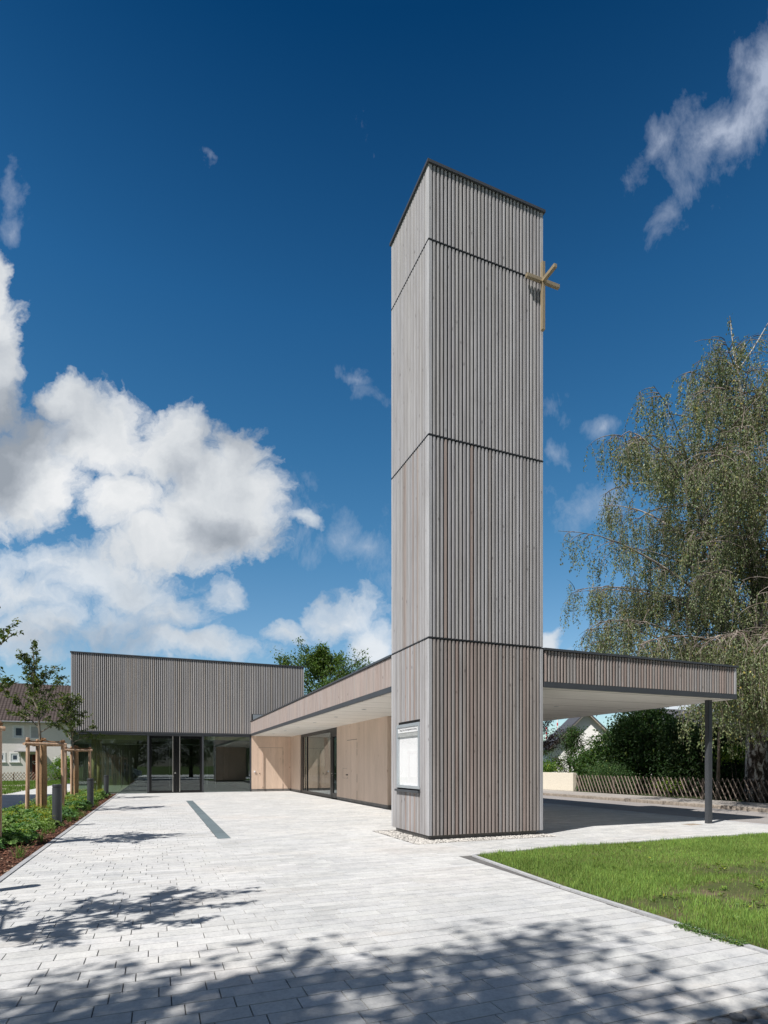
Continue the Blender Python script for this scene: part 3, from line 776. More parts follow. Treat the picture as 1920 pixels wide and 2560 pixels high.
# big window and glazed door
win = MB(OW)
win.box(WX+.05, WX+.14, 29.36, 29.735, .0, 3.083); win.box(WX+.04, WX+.13, 23.99, 24.20, .0, 3.083)
win.box(WX+.05, WX+.13, 24.201, 29.359, 2.93, 3.083); win.box(WX+.05, WX+.13, 24.201, 29.359, 0, .15)
win.box(WX+.05, WX+.12, 28.45, 28.56, .151, 2.929); win.box(WX+.02, WX+.06, 29.10, 29.16, .1505, 2.929)
wo = win.build('window_frame', mMetalD, wing)
p = MB(OW); p.box(WX+.085, WX+.091, 24.2, 28.45, .15, 2.93); p.build('pane', M_glass('wing_glass', (.30,.33,.33), 1.6), wo)
p = MB(OW); p.box(WX+.085, WX+.091, 28.56, 29.36, .15, 2.93); p.build('pane', mGlassD, wo)
dl = MB(OW)
dl.box(WX+.05, WX+.11, 23.10, 23.26, .04, 2.86); dl.box(WX+.05, WX+.11, 23.82, 23.985, .04, 2.86)
dl.box(WX+.05, WX+.11, 23.261, 23.819, 2.70, 2.86); dl.box(WX+.05, WX+.11, 23.261, 23.819, .04, .26); dl.box(WX+.045, WX+.13, 23.094, 23.989, 2.862, 3.083)
do = dl.build('glazed_door', mMetalD, wing)
p = MB(OW); p.box(WX+.078, WX+.084, 23.26, 23.82, .26, 2.70); p.build('pane', M_glass('leaf_glass', (.30,.33,.33), 1.6), do)
p = MB(OW); p.tube([(WX+.05,23.9,1.10), (WX-.01,23.9,1.10), (WX-.01,23.78,1.10)], .011, 8); p.tube([(WX+.05,23.9,1.01), (WX+.03,23.9,1.01)], .016, 8); p.build('door_handle', mSteel, do)
f = MB(OW); f.box(WX+.6, 12.19, 17.71, 31.9, -.02, .02, (.20,.19,.18)); f.box(11.0, 11.05, 17.8, 31.9, .03, 3.07, (.30,.29,.27)); f.box(WX+.3, 10.9, 23.0, 23.05, .03, 3.07, (.25,.24,.22))
f.build('interior', mCol, wing)

# ================================================================== PARISH HALL
HX0, HX1, HY, HZ0, HZ1 = -3.966, 7.859, 32.0, 3.188, 7.10
hall = empty('parish_hall', (2, 36, 0), 'big box-shaped hall with dark ribbed timber cladding above a full width glass front', 'building')
OH = (2, 36, 0)
HG = [(.45,.43,.42), (.43,.415,.41), (.47,.45,.435), (.41,.40,.40), (.44,.405,.375), (.43,.42,.425)]
f = MB(OH); f.box(HX0+.036, HX1-.036, HY+.0285, 46, 3.20, 7.05); f.build('core', M_plain('hall_backing', (.03,.029,.030), .9), hall)
c = MB(OH)
slats(c, 'y-', HY, HX0, 4.90, HZ0+.01, HZ1-.03, HG, pitch=.094, w=.054, dep=.028, seed=70, corner=(1, 0))
slats(c, 'y-', HY, 4.90, HX1, 4.30, HZ1-.03, HG, pitch=.094, w=.054, dep=.028, seed=71, corner=(0, 1))
slats(c, 'x-', HX0, HY+.05, 46, HZ0+.01, HZ1-.03, HG, pitch=.094, w=.054, dep=.028, seed=72)
slats(c, 'x+', HX1, HY+.05, 46, 3.95, HZ1-.03, HG, pitch=.094, w=.054, dep=.028, seed=73)
c.build('cladding', mSlatH, hall)
f = MB(OH); f.box(HX0-.03, HX1+.03, HY-.03, 46.03, 7.075, 7.14); f.build('roof_cap', mMetal, hall)
f = MB(OH); f.box(4.97, HX1-.1, HY+.012, HY+.03, 3.93, 4.29, (.33,.36,.39)); f.build('upstand_flashing', mAlu, hall)
f = MB(OH); f.box(HX0-.01, 4.80, HY-.012, HY+.14, 3.03, 3.12); f.box(HX0-.02, 4.84, HY-.03, HY+.02, 3.121, 3.185)
f.box(HX0-.012, HX0+.10, HY+.141, 46, 3.03, 3.185); f.build('head_flashing', mMetal, hall)
# glass front
GY = HY+.06
def pane(x0, x1, z0, z1, m=mGlass, par=hall):
    p = MB(OH); p.box(x0, x1, GY-.004, GY+.004, z0, z1); return p.build('pane', m, par)
for x0, x1 in ((-.459,-.363), (2.263,2.355), (4.800,4.885)):
    fr = MB(OH); fr.box(x0, x1, HY+.0, HY+.13, 0, 3.029); fr.build('mullion', mMetal, hall)
fr = MB(OH); fr.box(HX0-.005, HX0+.02, HY+.04, HY+.08, 0, 3.029)
fr.build('mullion', mMetal, hall)
fr = MB(OH); fr.box(HX0, -.46, HY+.02, HY+.12, -.02, .022); fr.build('threshold', mAlu, hall); fr = MB(OH); fr.box(2.356, 4.799, HY+.02, HY+.12, -.02, .022); fr.build('threshold', mAlu, hall)
pane(HX0+.02, -.46, .022, 3.029); pane(2.356, 4.799, .022, 3.029)
p = MB(OH); p.box(HX0+.030, HX0+.038, HY+.09, 45.9, .022, 3.029); p.build('pane', mGlass, hall)
for k_, (x0, x1) in enumerate(((-.362,.967), (.970,2.262))):
    d = MB(OH); t_ = .13 if k_ == 0 else .13; ti = .14
    xl = x0+(.115 if k_ == 0 else ti); xr = x1-(ti if k_ == 0 else .115)
    d.box(x0, xl, GY-.03, GY+.03, .04, 2.985); d.box(xr, x1, GY-.03, GY+.03, .04, 2.985)
    d.box(xl+.0005, xr-.0005, GY-.03, GY+.03, 2.875, 2.985); d.box(xl+.0005, xr-.0005, GY-.03, GY+.03, .04, .125)
    do = d.build('entrance_door', mBlack, hall)
    p = MB(OH); p.box(xl, xr, GY-.004, GY+.004, .125, 2.875); p.build('pane', mGlassD, do)
    hx = .79 if k_ == 0 else 1.134
    p = MB(OH); p.tube([(hx,HY-.045,.06), (hx,HY-.045,3.0)], .019, 10, (1,1,1))
    for hz in (.25, 1.5, 2.8): p.tube([(hx,HY-.045,hz), (hx,GY-.03,hz)], .010, 6)
    p.build('pull_handle', mSteel, do)
    if k_ == 0:
        p = MB(OH); p.tube([(.905,GY-.031,1.05), (.905,GY-.06,1.05)], .040, 16); p.build('lock_rosette', mSteel, do)
fr = MB(OH); fr.box(-.362, 2.262, HY+.02, HY+.12, 2.987, 3.028); fr.build('door_head', mMetalD, hall); fr = MB(OH); fr.box(-.362, 2.262, HY+.0, HY+.13, -.02, .036); fr.build('door_sill', mMetalD, hall)
# timber bay with flush door and pull bar
f = MB(OH); f.box(4.886, 7.088, HY, HY+.2, .135, 3.083, (1.03,1.0,.97)); f.build('board_wall', mWood, hall)
for a_, b_ in ((4.886,5.225), (5.24,6.64), (6.655,7.088)):
    f = MB(OH); f.box(a_, b_, HY+.012, HY+.18, -.02, .130); f.build('plinth', mConc, hall)
d = MB(OH); d.box(5.243, 6.640, HY-.004, HY+.001, .14, 2.440, (1.02,1.0,.97)); do = d.build('flush_door', mWood, hall)
f = MB(OH); f.box(5.237, 6.646, HY-.002, HY+.001, 2.442, 2.452); f.box(5.236, 5.242, HY-.002, HY+.001, .14, 2.4415); f.box(6.641, 6.648, HY-.002, HY+.001, .14, 2.4415)
for a_, b_ in ((.14,.42), (1.55,1.80), (2.05,2.28)): f.box(6.636, 6.652, HY-.012, HY-.003, a_, b_)
f.build('door_groove', mGroove, do)
f = MB(OH); f.box(5.448, 5.505, HY-.080, HY-.045, .25, 2.30, (.95,.93,.92)); f.box(5.46, 5.495, HY-.0445, HY-.004, .25, .30, (.95,.93,.92)); f.box(5.46, 5.495, HY-.0445, HY-.004, 2.25, 2.30, (.95,.93,.92))
f.build('pull_handle', mWood, do)
f = MB(OH); f.tube([(5.332,HY-.004,1.005), (5.332,HY-.03,1.005)], .022, 10); f.build('lock_knob', mMetalD, do)
f = MB(OH); f.box(5.02, 5.10, HY-.05, HY-.0005, 1.06, 1.15); f.build('door_bell', mWhite, hall, bevel=.008)
# interior
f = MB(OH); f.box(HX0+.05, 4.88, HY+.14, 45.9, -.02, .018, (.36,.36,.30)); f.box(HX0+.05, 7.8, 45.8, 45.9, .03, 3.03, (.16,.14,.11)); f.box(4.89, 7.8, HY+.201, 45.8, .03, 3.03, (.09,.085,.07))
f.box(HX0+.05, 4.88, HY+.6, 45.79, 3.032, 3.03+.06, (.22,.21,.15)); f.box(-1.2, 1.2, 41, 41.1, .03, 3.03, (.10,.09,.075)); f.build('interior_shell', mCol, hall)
f = MB(OH); f.box(HX0+.3, -.30, HY+.5, HY+.75, 2.80, 3.03); mLa = M_plain('larch', (.46,.42,.21), .7, 0, .15, 3); f.build('edge_beam', mLa, hall)
f = MB(OH); f.box(2.3, 4.88, HY+.5, HY+.75, 2.86, 3.03); f.build('edge_beam', mLa, hall)
mLar = M_bark('larch_column', (.36,.31,.13), (.52,.46,.22), (4,4,.4), 3, .1)
for cx0, cy0 in ((-3.02, 32.95), (-2.80, 33.35)):
    f = MB(OH); f.tube([(cx0,cy0,.0), (cx0,cy0,2.80 if cy0 > 33 else 3.02)], .115, 20); f.build('column', mLar, hall, smooth=True)
f = MB(OH)
f.box(-2.2, -.9+1.6, 37.0, 37.03, 2.70, 2.725, (.75,.72,.62))
f.build('partition_rail', mCol, hall)
for xx in (-1.95, -1.5, .7, -.55, 2.9, 3.4):
    f = MB(OH); f.box(xx, xx+.03, 37.0, 37.03, .05, 2.699 if xx in (.7,) else 2.35, (.75,.72,.62)); f.build('partition_post', mCol, hall)
f = MB(OH)
for i in range(26): f.box(-3.7+i*.11, -3.65+i*.11, 44.9, 45.0, .05, 3.0, (.20,.19,.15))
f.build('room_divider', mCol, hall)

# ================================================================== BED: trees, stakes, bollards, perennials
def path(p0, d0, L, n, rr, wob=.12, grav=0., curl=0.):
    p = Vector(p0); d = Vector(d0).normalized(); pts = [tuple(p)]
    for i in range(n):
        d = (d+Vector((rr.uniform(-1,1), rr.uniform(-1,1), rr.uniform(-1,1)))*wob+Vector((0,0,grav))).normalized()
        p = p+d*(L/n); pts.append(tuple(p))
    return pts
def at(pts, t):
    x = t*(len(pts)-1); i = min(int(x), len(pts)-2); a = Vector(pts[i]); b_ = Vector(pts[i+1]); return a.lerp(b_, x-i), (b_-a).normalized()

def young_tree(seed, H=5.3, z0=2.45, rad=1.05, nlimb=17, leafsize=.075, nleaf=1.0):
    """returns trunk MB (limbs and twigs) and leaf arrays, base at the origin"""
    rr = random.Random(seed); rsn = np.random.RandomState(seed)
    tb = MB(); tr = path((0,0,0), (0,0,1), H*.93, 14, rr, .035)
    tb.tube(tr, [.048*(1-.85*i/14)+.006 for i in range(15)], 8)
    pos = []; drs = []
    for i in range(nlimb):
        q = i/(nlimb-1); z = z0+(H*.80-z0)*q**1.0
        p, d = at(tr, min(.97, z/(H*.93)))
        an = i*2.4+rr.uniform(-.4,.4); L = rad*(1.25-.55*q)*rr.uniform(.75,1.15)
        pitch = .55+.55*q+rr.uniform(-.15,.2)
        dv = (math.cos(an)*math.cos(pitch), math.sin(an)*math.cos(pitch), math.sin(pitch))
        lp = path(p, dv, L, 7, rr, .13, -.01)
        tb.tube(lp, [.019*(1-.8*k_/7)*(1-.4*q)+.003 for k_ in range(8)], 5, cap=False)
        for k_ in range(10):
            s_ = .22+.78*rr.random(); p2, d2 = at(lp, s_)
            dv2 = (Vector(d2)*.6+Vector((rr.uniform(-1,1), rr.uniform(-1,1), rr.uniform(-.4,.8)))).normalized()
            tp = path(p2, dv2, rr.uniform(.14,.38)*(1.2-.4*s_), 4, rr, .2, -.04)
            tb.tube(tp, [.005,.004,.003,.003,.002], 3, cap=False)
            m = int(rr.randint(9, 17)*nleaf)
            for _ in range(m):
                pp, dd_ = at(tp, rr.random()**.8); o_ = Vector((rr.gauss(0,.022), rr.gauss(0,.022), rr.gauss(0,.022)))
                pos.append(tuple(pp+o_)); drs.append((rr.uniform(-1,1)+dd_.x*.6, rr.uniform(-1,1)+dd_.y*.6, rr.uniform(-1.0,.35)))
    pp0, _ = at(tr, .93)
    for _ in range(60):
        s_ = .78+.22*rr.random(); pp, dd_ = at(tr, s_)
        pos.append(tuple(pp+Vector((rr.gauss(0,.05), rr.gauss(0,.05), rr.gauss(0,.02))))); drs.append((rr.uniform(-1,1), rr.uniform(-1,1), rr.uniform(-.6,.8)))
    pos = np.array(pos); drs = np.array(drs); N = len(pos)
    A = leaf_arrays(pos, drs, leafsize*(.6+.6*rsn.rand(N)), .62, leaf_cols(N, (.085,.130,.036), rsn, .3, .10), rsn)
    return tb, A

def reed_wrap(mb, x, y, h, r):
    n = 44; rr = random.Random(int(x*100+y*10))
    for k_ in range(n):
        an = 2*math.pi*k_/n; px, py = x+math.cos(an)*r, y+math.sin(an)*r; q = .7+.5*rr.random()
        mb.tube([(px, py, .03+rr.random()*.03), (px+rr.uniform(-.01,.01), py+rr.uniform(-.01,.01), h*.5), (x+math.cos(an)*r*.92, y+math.sin(an)*r*.92, h-rr.random()*.04)], [.008,.009,.007], 4, (.42*q,.27*q,.155*q), cap=False)
    mb.tube([(x,y,.02),(x,y,h-.02)], r*.9, 12, (.20,.12,.07))
mReed = M_col('reed_mat', .85, 25, .25, bump=.3)

TREES = [(-3.12, 5.15, 41, 'young staked street tree nearest the camera, its shadow lying on the near paving'),
         (-3.10, 11.75, 42, 'young tree at the left picture edge, only one leafy branch tip reaching into view'),
         (-3.20, 19.9, 43, 'young pear tree with wrapped trunk standing in front of the beige house'),
         (-3.17, 27.2, 44, 'young tree with dense small crown in front of the hall glass corner')]
def support_mesh(x, y, seed, par):
    rr = random.Random(seed)
    st = ((-.36,-.28), (-.22,.40), (.50,.12)); Z = 2.26
    tops = []
    for i, (a_, b_) in enumerate(st):
        f = MB((x,y,0)); zt = Z+(.02, .0, -.02)[i]
        f.tube([(x+a_+rr.uniform(-.02,.02), y+b_, -.01), (x+a_, y+b_, zt*.5), (x+a_, y+b_, zt-.012), (x+a_, y+b_, zt)], [.056,.054,.052,.045], 14)
        f.build('stake', mStake, par, smooth=False)
        tops.append((x+a_, y+b_))
    for i, j_, z in ((0,2,2.10), (1,0,2.09), (1,2,2.075)):
        (a0,b0), (a1,b1) = tops[i], tops[j_]; dx, dy = a1-a0, b1-b0; L = math.hypot(dx,dy); ux, uy = dx/L, dy/L
        ox, oy = uy*.075, -ux*.075
        f = MB((x,y,0)); f.tube([(a0-ux*.10+ox, b0-uy*.10+oy, z), (a1+ux*.08+ox, b1+uy*.08+oy, z)], [.040,.040], 10)
        f.build('cross_rail', mStake, par)
    f = MB((x,y,0))
    for (a_, b_) in tops:
        for w_ in range(4):
            rp = [(a_+math.cos(q*.7)*.062, b_+math.sin(q*.7)*.062, 2.165+.012*w_+.004*math.sin(q)) for q in range(10)]
            f.tube(rp, .009, 5, cap=False)
        pts = []
        for q in range(9):
            s_ = q/8; pts.append((a_+(x-a_)*s_, b_+(y-b_)*s_, 2.19-.035*math.sin(s_*math.pi)+.03*s_))
        f.tube(pts, .022, 6, wob=.4, seed=seed)
    f.tube([(x+math.cos(q)*.065, y+math.sin(q)*.065, 2.19+.01*q) for q in range(10)], .020, 6, wob=.4, seed=seed+3)
    f.build('rope_tie', mRope, par)
for i, (x, y, seed, lab) in enumerate(TREES):
    t = empty('young_tree', (x, y, 0), lab, 'tree', 'young trees staked in the planting bed')
    tb, A = young_tree(seed, H=(5.1,4.9,5.45,4.95)[i], z0=(2.4,2.5,2.45,2.4)[i], rad=(1.25,1.05,1.12,.92)[i], nleaf=1.7, leafsize=.080)
    tb.build('trunk', mBark, t)
    np_mesh('crown', A[0], A[1], mLeaf, t, A[2])
    wb = MB(); reed_wrap(wb, 0, 0, 2.16, .085); wb.build('reed_wrap', mReed, t)
    s_ = empty('tree_stake_frame', (x, y, 0), ('three pine stakes with cross rails standing beside the camera, outside the left picture edge',
              'pine stake frame cut by the left picture edge, only one post in view',
              'large pine stake frame around the wrapped trunk before the beige house',
              'farther pine stake frame standing in front of the hall glass corner')[i], 'tree support', 'pine stake frames around the young trees')
    support_mesh(x, y, seed, s_)

def bollard(x, y, lab):
    r_ = empty('bollard', (x, y, 0), lab, 'bollard', 'dark bollard lights along the plaza edge')
    O = (x, y, 0)
    f = MB(O); f.tube([(x,y,-.01), (x,y,.925)], .102, 32); f.tube([(x,y,.945), (x,y,.995), (x,y,1.0)], [.102,.102,.098], 32); f.build('shaft', mMetal, r_)
    f = MB(O); f.tube([(x,y,.925), (x,y,.945)], .094, 32, cap=False); f.build('light_slot', mMetalD, r_)
    f = MB(O); f.tube([(x,y,-.012), (x,y,.012)], .125, 24); f.build('base_ring', mMetalD, r_)
bollard(-2.10, 7.62, 'dark cylindrical bollard outside the left picture edge, its shadow on the paving')
bollard(-2.20, 15.42, 'nearest and largest dark bollard, standing in front of the wrapped trunk')
bollard(-2.14, 22.1, 'middle dark bollard in front of the hall glass corner')
bollard(-2.17, 29.2, 'farthest and smallest dark bollard at the end of the bed by the glass front')

# perennials: lobed leaves in mounds
def lobed(pos, nrm, size, rs, cols, n=10):
    N = len(pos); nrm = unit(nrm); a = unit(np.cross(nrm, rs.normal(size=(N,3)))); b = np.cross(nrm, a)
    V = [pos-nrm*size[:, None]*.16]
    for k_ in range(n):
        an = 6.283*k_/n; r_ = size*(1.0 if k_ % 2 == 0 else .66)*(.9+.2*rs.rand(N))
        V.append(pos+(a*math.cos(an)+b*math.sin(an))*r_[:, None]+nrm*(size*(rs.rand(N)*.25))[:, None])
    V = np.stack(V, 1).reshape(-1, 3); m = n+1; i = (np.arange(N)*m)[:, None]
    Fc = np.concatenate([np.stack([i[:,0], i[:,0]+1+k_, i[:,0]+1+(k_+1) % n], 1) for k_ in range(n)])
    return V, Fc, np.repeat(cols, m, axis=0)
rs = np.random.RandomState(33)
pos = []; nm = []; sz = []; cc = []; fl = []; st = []
NPL = 270
for q in range(NPL):
    y = 6.0+25.6*rs.rand()
    x = -4.0+1.85*rs.rand()
    if y < 11.5 and rs.rand() < .35: continue
    if x > -2.30: x -= .22
    if y < 13 and x > -2.45 and rs.rand() < .45: continue
    rad = .20+.18*rs.rand(); hgt = .12+.20*rs.rand()
    tone = np.array([(.16,.27,.07), (.12,.225,.06), (.22,.32,.10), (.09,.19,.065)][rs.randint(4)])
    for _ in range(int(95*rad/.28)):
        a_ = rs.rand()*6.283; r_ = rad*math.sqrt(rs.rand()); h = hgt*(1-.75*(r_/rad)**2)*(.55+.5*rs.rand())+.015
        pos.append((x+r_*math.cos(a_), y+r_*math.sin(a_), h)); nm.append((math.cos(a_)*r_/rad*.9+.3*rs.randn(), math.sin(a_)*r_/rad*.9+.3*rs.randn(), 1.0))
        sz.append(.026+.034*rs.rand()); cc.append(tone*(.65+.7*rs.rand()))
    if rs.rand() < .35:
        for _ in range(60): fl.append((x+.6*rad*rs.randn()*.5, y+.6*rad*rs.randn()*.5, hgt*.9+.10*rs.rand()))
pos = np.array(pos); V, Fc, C = lobed(pos, np.array(nm), np.array(sz), rs, np.array(cc))
o = np_mesh('ground_cover', V, Fc, mLeaf, None, C); o['kind'] = 'stuff'
fl = np.array(fl); N = len(fl)
V, Fc, C = lobed(fl, rs.normal(size=(N,3))+np.array([[0,0,1]]), .009+.008*rs.rand(N), rs, np.array([[.36,.36,.045]])*(.7+.5*rs.rand(N,1)), 6)
o = np_mesh('ground_cover_blossom', V, Fc, mLeaf, None, C); o['kind'] = 'stuff'
# tufts of grass along the bed edge
N = 360; bx = np.repeat(-2.2+.25*rs.rand(12), 30); by = np.repeat(7.5+22*rs.rand(12), 30)
grass_field('edge_grass', np.stack([bx+.04*rs.randn(N), by+.05*rs.randn(N), np.zeros(N)], 1), .10+.16*rs.rand(N), .006+.004*rs.rand(N), rs, np.array([[.13,.22,.05]])*(.6+.7*rs.rand(N,1)), '', 1.0)

# ================================================================== leafy masses
def fence_y(X, px):
    k_ = (px-960)/1419.35; return X*(math.cos(TH)-k_*math.sin(TH))/(math.sin(TH)+k_*math.cos(TH))
def shrub_arrays(lumps, n, size, base, seed, aspect=.55, surf=.55, var=.35, yellow=.04, down=.0):
    rsn = np.random.RandomState(seed); L = np.array(lumps, float); wgt = (L[:,3]*L[:,4]*L[:,5])**(2/3); wgt /= wgt.sum()
    idx = rsn.choice(len(L), n, p=wgt); d = unit(rsn.normal(size=(n,3)))
    r_ = np.where(rsn.rand(n) < surf, .82+.22*rsn.rand(n), rsn.rand(n)**.5)
    # clumping: pull leaves toward twig centres
    pos = L[idx,:3]+d*L[idx,3:6]*r_[:, None]
    k_ = n//26+1; cen = pos[rsn.choice(n, k_)]; ci = rsn.randint(0, k_, n)
    sp = np.minimum(.16, .22*L[:,3:6].mean())+size*.8
    cl = rsn.rand(n) < .8
    pos[cl] = cen[ci[cl]]+rsn.normal(size=(cl.sum(),3))*sp*np.array([[1,1,.6]])
    dr_ = rsn.normal(size=(n,3))+d*.7+np.array([[0,0,-down]])
    cvar = (.75+.5*rsn.rand(k_))[ci][:, None]
    c = leaf_cols(n, base, rsn, var, yellow)*cvar
    return leaf_arrays(pos, dr_, size*(.6+.7*rsn.rand(n)), aspect, c, rsn)
mStem = M_bark('stem_bark', (.035,.028,.020), (.10,.08,.06))
def shrub(name, loc, lumps, n, size, base, seed, label, cat, group=None, stems=7, height=2., down=.2, aspect=.55, leafname='foliage'):
    e_ = empty(name, loc, label, cat, group); rr = random.Random(seed)
    A = shrub_arrays(lumps, n, size, base, seed, down=down, aspect=aspect)
    np_mesh(leafname, A[0], A[1], mLeaf, e_, A[2])
    f = MB()
    for i in range(stems):
        l = rr.choice(lumps); tgt = Vector((l[0]+rr.uniform(-.5,.5)*l[3], l[1]+rr.uniform(-.5,.5)*l[4], l[2]+.3*l[5])); b0 = Vector((rr.uniform(-.25,.25), rr.uniform(-.25,.25), -.05))
        pts = [b0.lerp(tgt, q/6)+Vector((rr.uniform(-.06,.06), rr.uniform(-.06,.06), 0)) for q in range(7)]
        f.tube(pts, [.035*(1-.75*q/6) for q in range(7)], 5, cap=False)
    f.build('stem', mStem, e_); return e_

# ---- trees with real limbs (generic broadleaf)
def limb_tree(seed, H, z0, R0, tr_r, nl=22, leaf=.09, base=(.06,.11,.03), n_tw=14, lpt=16, shape='round', down=.3, aspect=.6, lean=(0,0), yellow=.04, spread=.05, twL=.6):
    rr = random.Random(seed); rsn = np.random.RandomState(seed); tb = MB()
    tr = path((0,0,-.1), (lean[0],lean[1],1), H*.9, 12, rr, .05)
    tb.tube(tr, [tr_r*(1.15 if i == 0 else 1)*(1-.88*i/12)+.01 for i in range(13)], 10)
    pos = []; drs = []
    for i in range(nl):
        q = (i+.5)/nl; z = z0+(H*.88-z0)*q; p, d = at(tr, min(.98, z/(H*.9)))
        prof = math.sin(min(1, .18+q*.9)*math.pi)**.6 if shape == 'round' else (1-.8*q)
        an = i*2.4+rr.uniform(-.5,.5); L = R0*max(.25, prof)*rr.uniform(.75,1.12); pitch = .25+.75*q+rr.uniform(-.15,.25)
        lp = path(p, (math.cos(an)*math.cos(pitch), math.sin(an)*math.cos(pitch), math.sin(pitch)), L, 7, rr, .14, .01)
        tb.tube(lp, [tr_r*.38*(1-.85*k_/7)*(1-.4*q)+.006 for k_ in range(8)], 6, cap=False)
        for k_ in range(n_tw):
            s_ = .15+.85*rr.random(); p2, d2 = at(lp, s_)
            dv = (Vector(d2)*.5+Vector((rr.uniform(-1,1), rr.uniform(-1,1), rr.uniform(-.5,.8)))).normalized()
            tp = path(p2, dv, L*rr.uniform(.16,.36)*twL/.6, 4, rr, .22, -.03)
            tb.tube(tp, [.014,.010,.007,.006,.004], 3, cap=False)
            for _ in range(lpt):
                pp, dd_ = at(tp, rr.random()**.7)
                pos.append((pp.x+rr.gauss(0,spread), pp.y+rr.gauss(0,spread), pp.z+rr.gauss(0,spread*.8))); drs.append((rr.uniform(-1,1), rr.uniform(-1,1), rr.uniform(-1,.6)-down))
    pos = np.array(pos); N = len(pos)
    A = leaf_arrays(pos, np.array(drs), leaf*(.6+.7*rsn.rand(N)), aspect, leaf_cols(N, base, rsn, .3, yellow), rsn)
    return tb, A
def place_tree(name, loc, TA, label, group=None, bark=None, rot=0, leafmat=None):
    e_ = empty(name, loc, label, 'tree', group); TA[0].build('trunk', bark or mStem, e_)
    np_mesh('crown', TA[1][0], TA[1][1], leafmat or mLeaf, e_, TA[1][2]); return e_

# tree behind the roofs, centre
place_tree('broadleaf_tree', (18.0, 62, 0), limb_tree(91, 15.6, 4.5, 6.6, .32, 30, .26, (.085,.150,.035), 24, 26, spread=.30, yellow=.03),
           'full green broadleaf tree rising behind the low roof between hall and tower')
# shade trees left of and behind the camera: their shadow lies on the near paving and the glass mirrors them
place_tree('shade_tree', (-6.75, -.80, 0), limb_tree(101, 11.6, 4.6, 4.9, .20, 44, .15, (.05,.09,.025), 30, 30, spread=.14),
           'tall shade tree left of the camera throwing the dappled shadow over the near paving')
place_tree('shade_tree', (-2.6, -2.6, 0), limb_tree(102, 11.0, 5.2, 2.9, .17, 22, .13, (.05,.09,.025), 17, 26, spread=.15),
           'shade tree behind the camera throwing the small shadow patches at the near right corner')
back = limb_tree(103, 10.0, 1.2, 4.4, .25, 34, .24, (.040,.075,.020), 16, 22, spread=.32)
bt = place_tree('park_tree', (-9, -9, 0), back, 'dark park tree behind the camera, mirrored in the left panes', 'park trees opposite the hall')
for x, y, rz, sc_, lab in ((-2.5,-12,1,1.05,'dark park tree behind the camera, mirrored left of the doors'), (4,-11,2,.95,'dark park tree behind the camera, mirrored in the entrance doors'),
                   (11,-12,3,1.1,'dark park tree behind the camera, mirrored right of the doors'), (17.5,-13,4,1.0,'dark park tree behind the camera beside the road'), (-16,-12,5,1.1,'dark park tree far behind the camera on the left')):
    c = copy_tree(bt); c.location = (x, y, 0); c.rotation_euler = (0,0,rz); c.scale = (sc_,)*3; c['label'] = lab

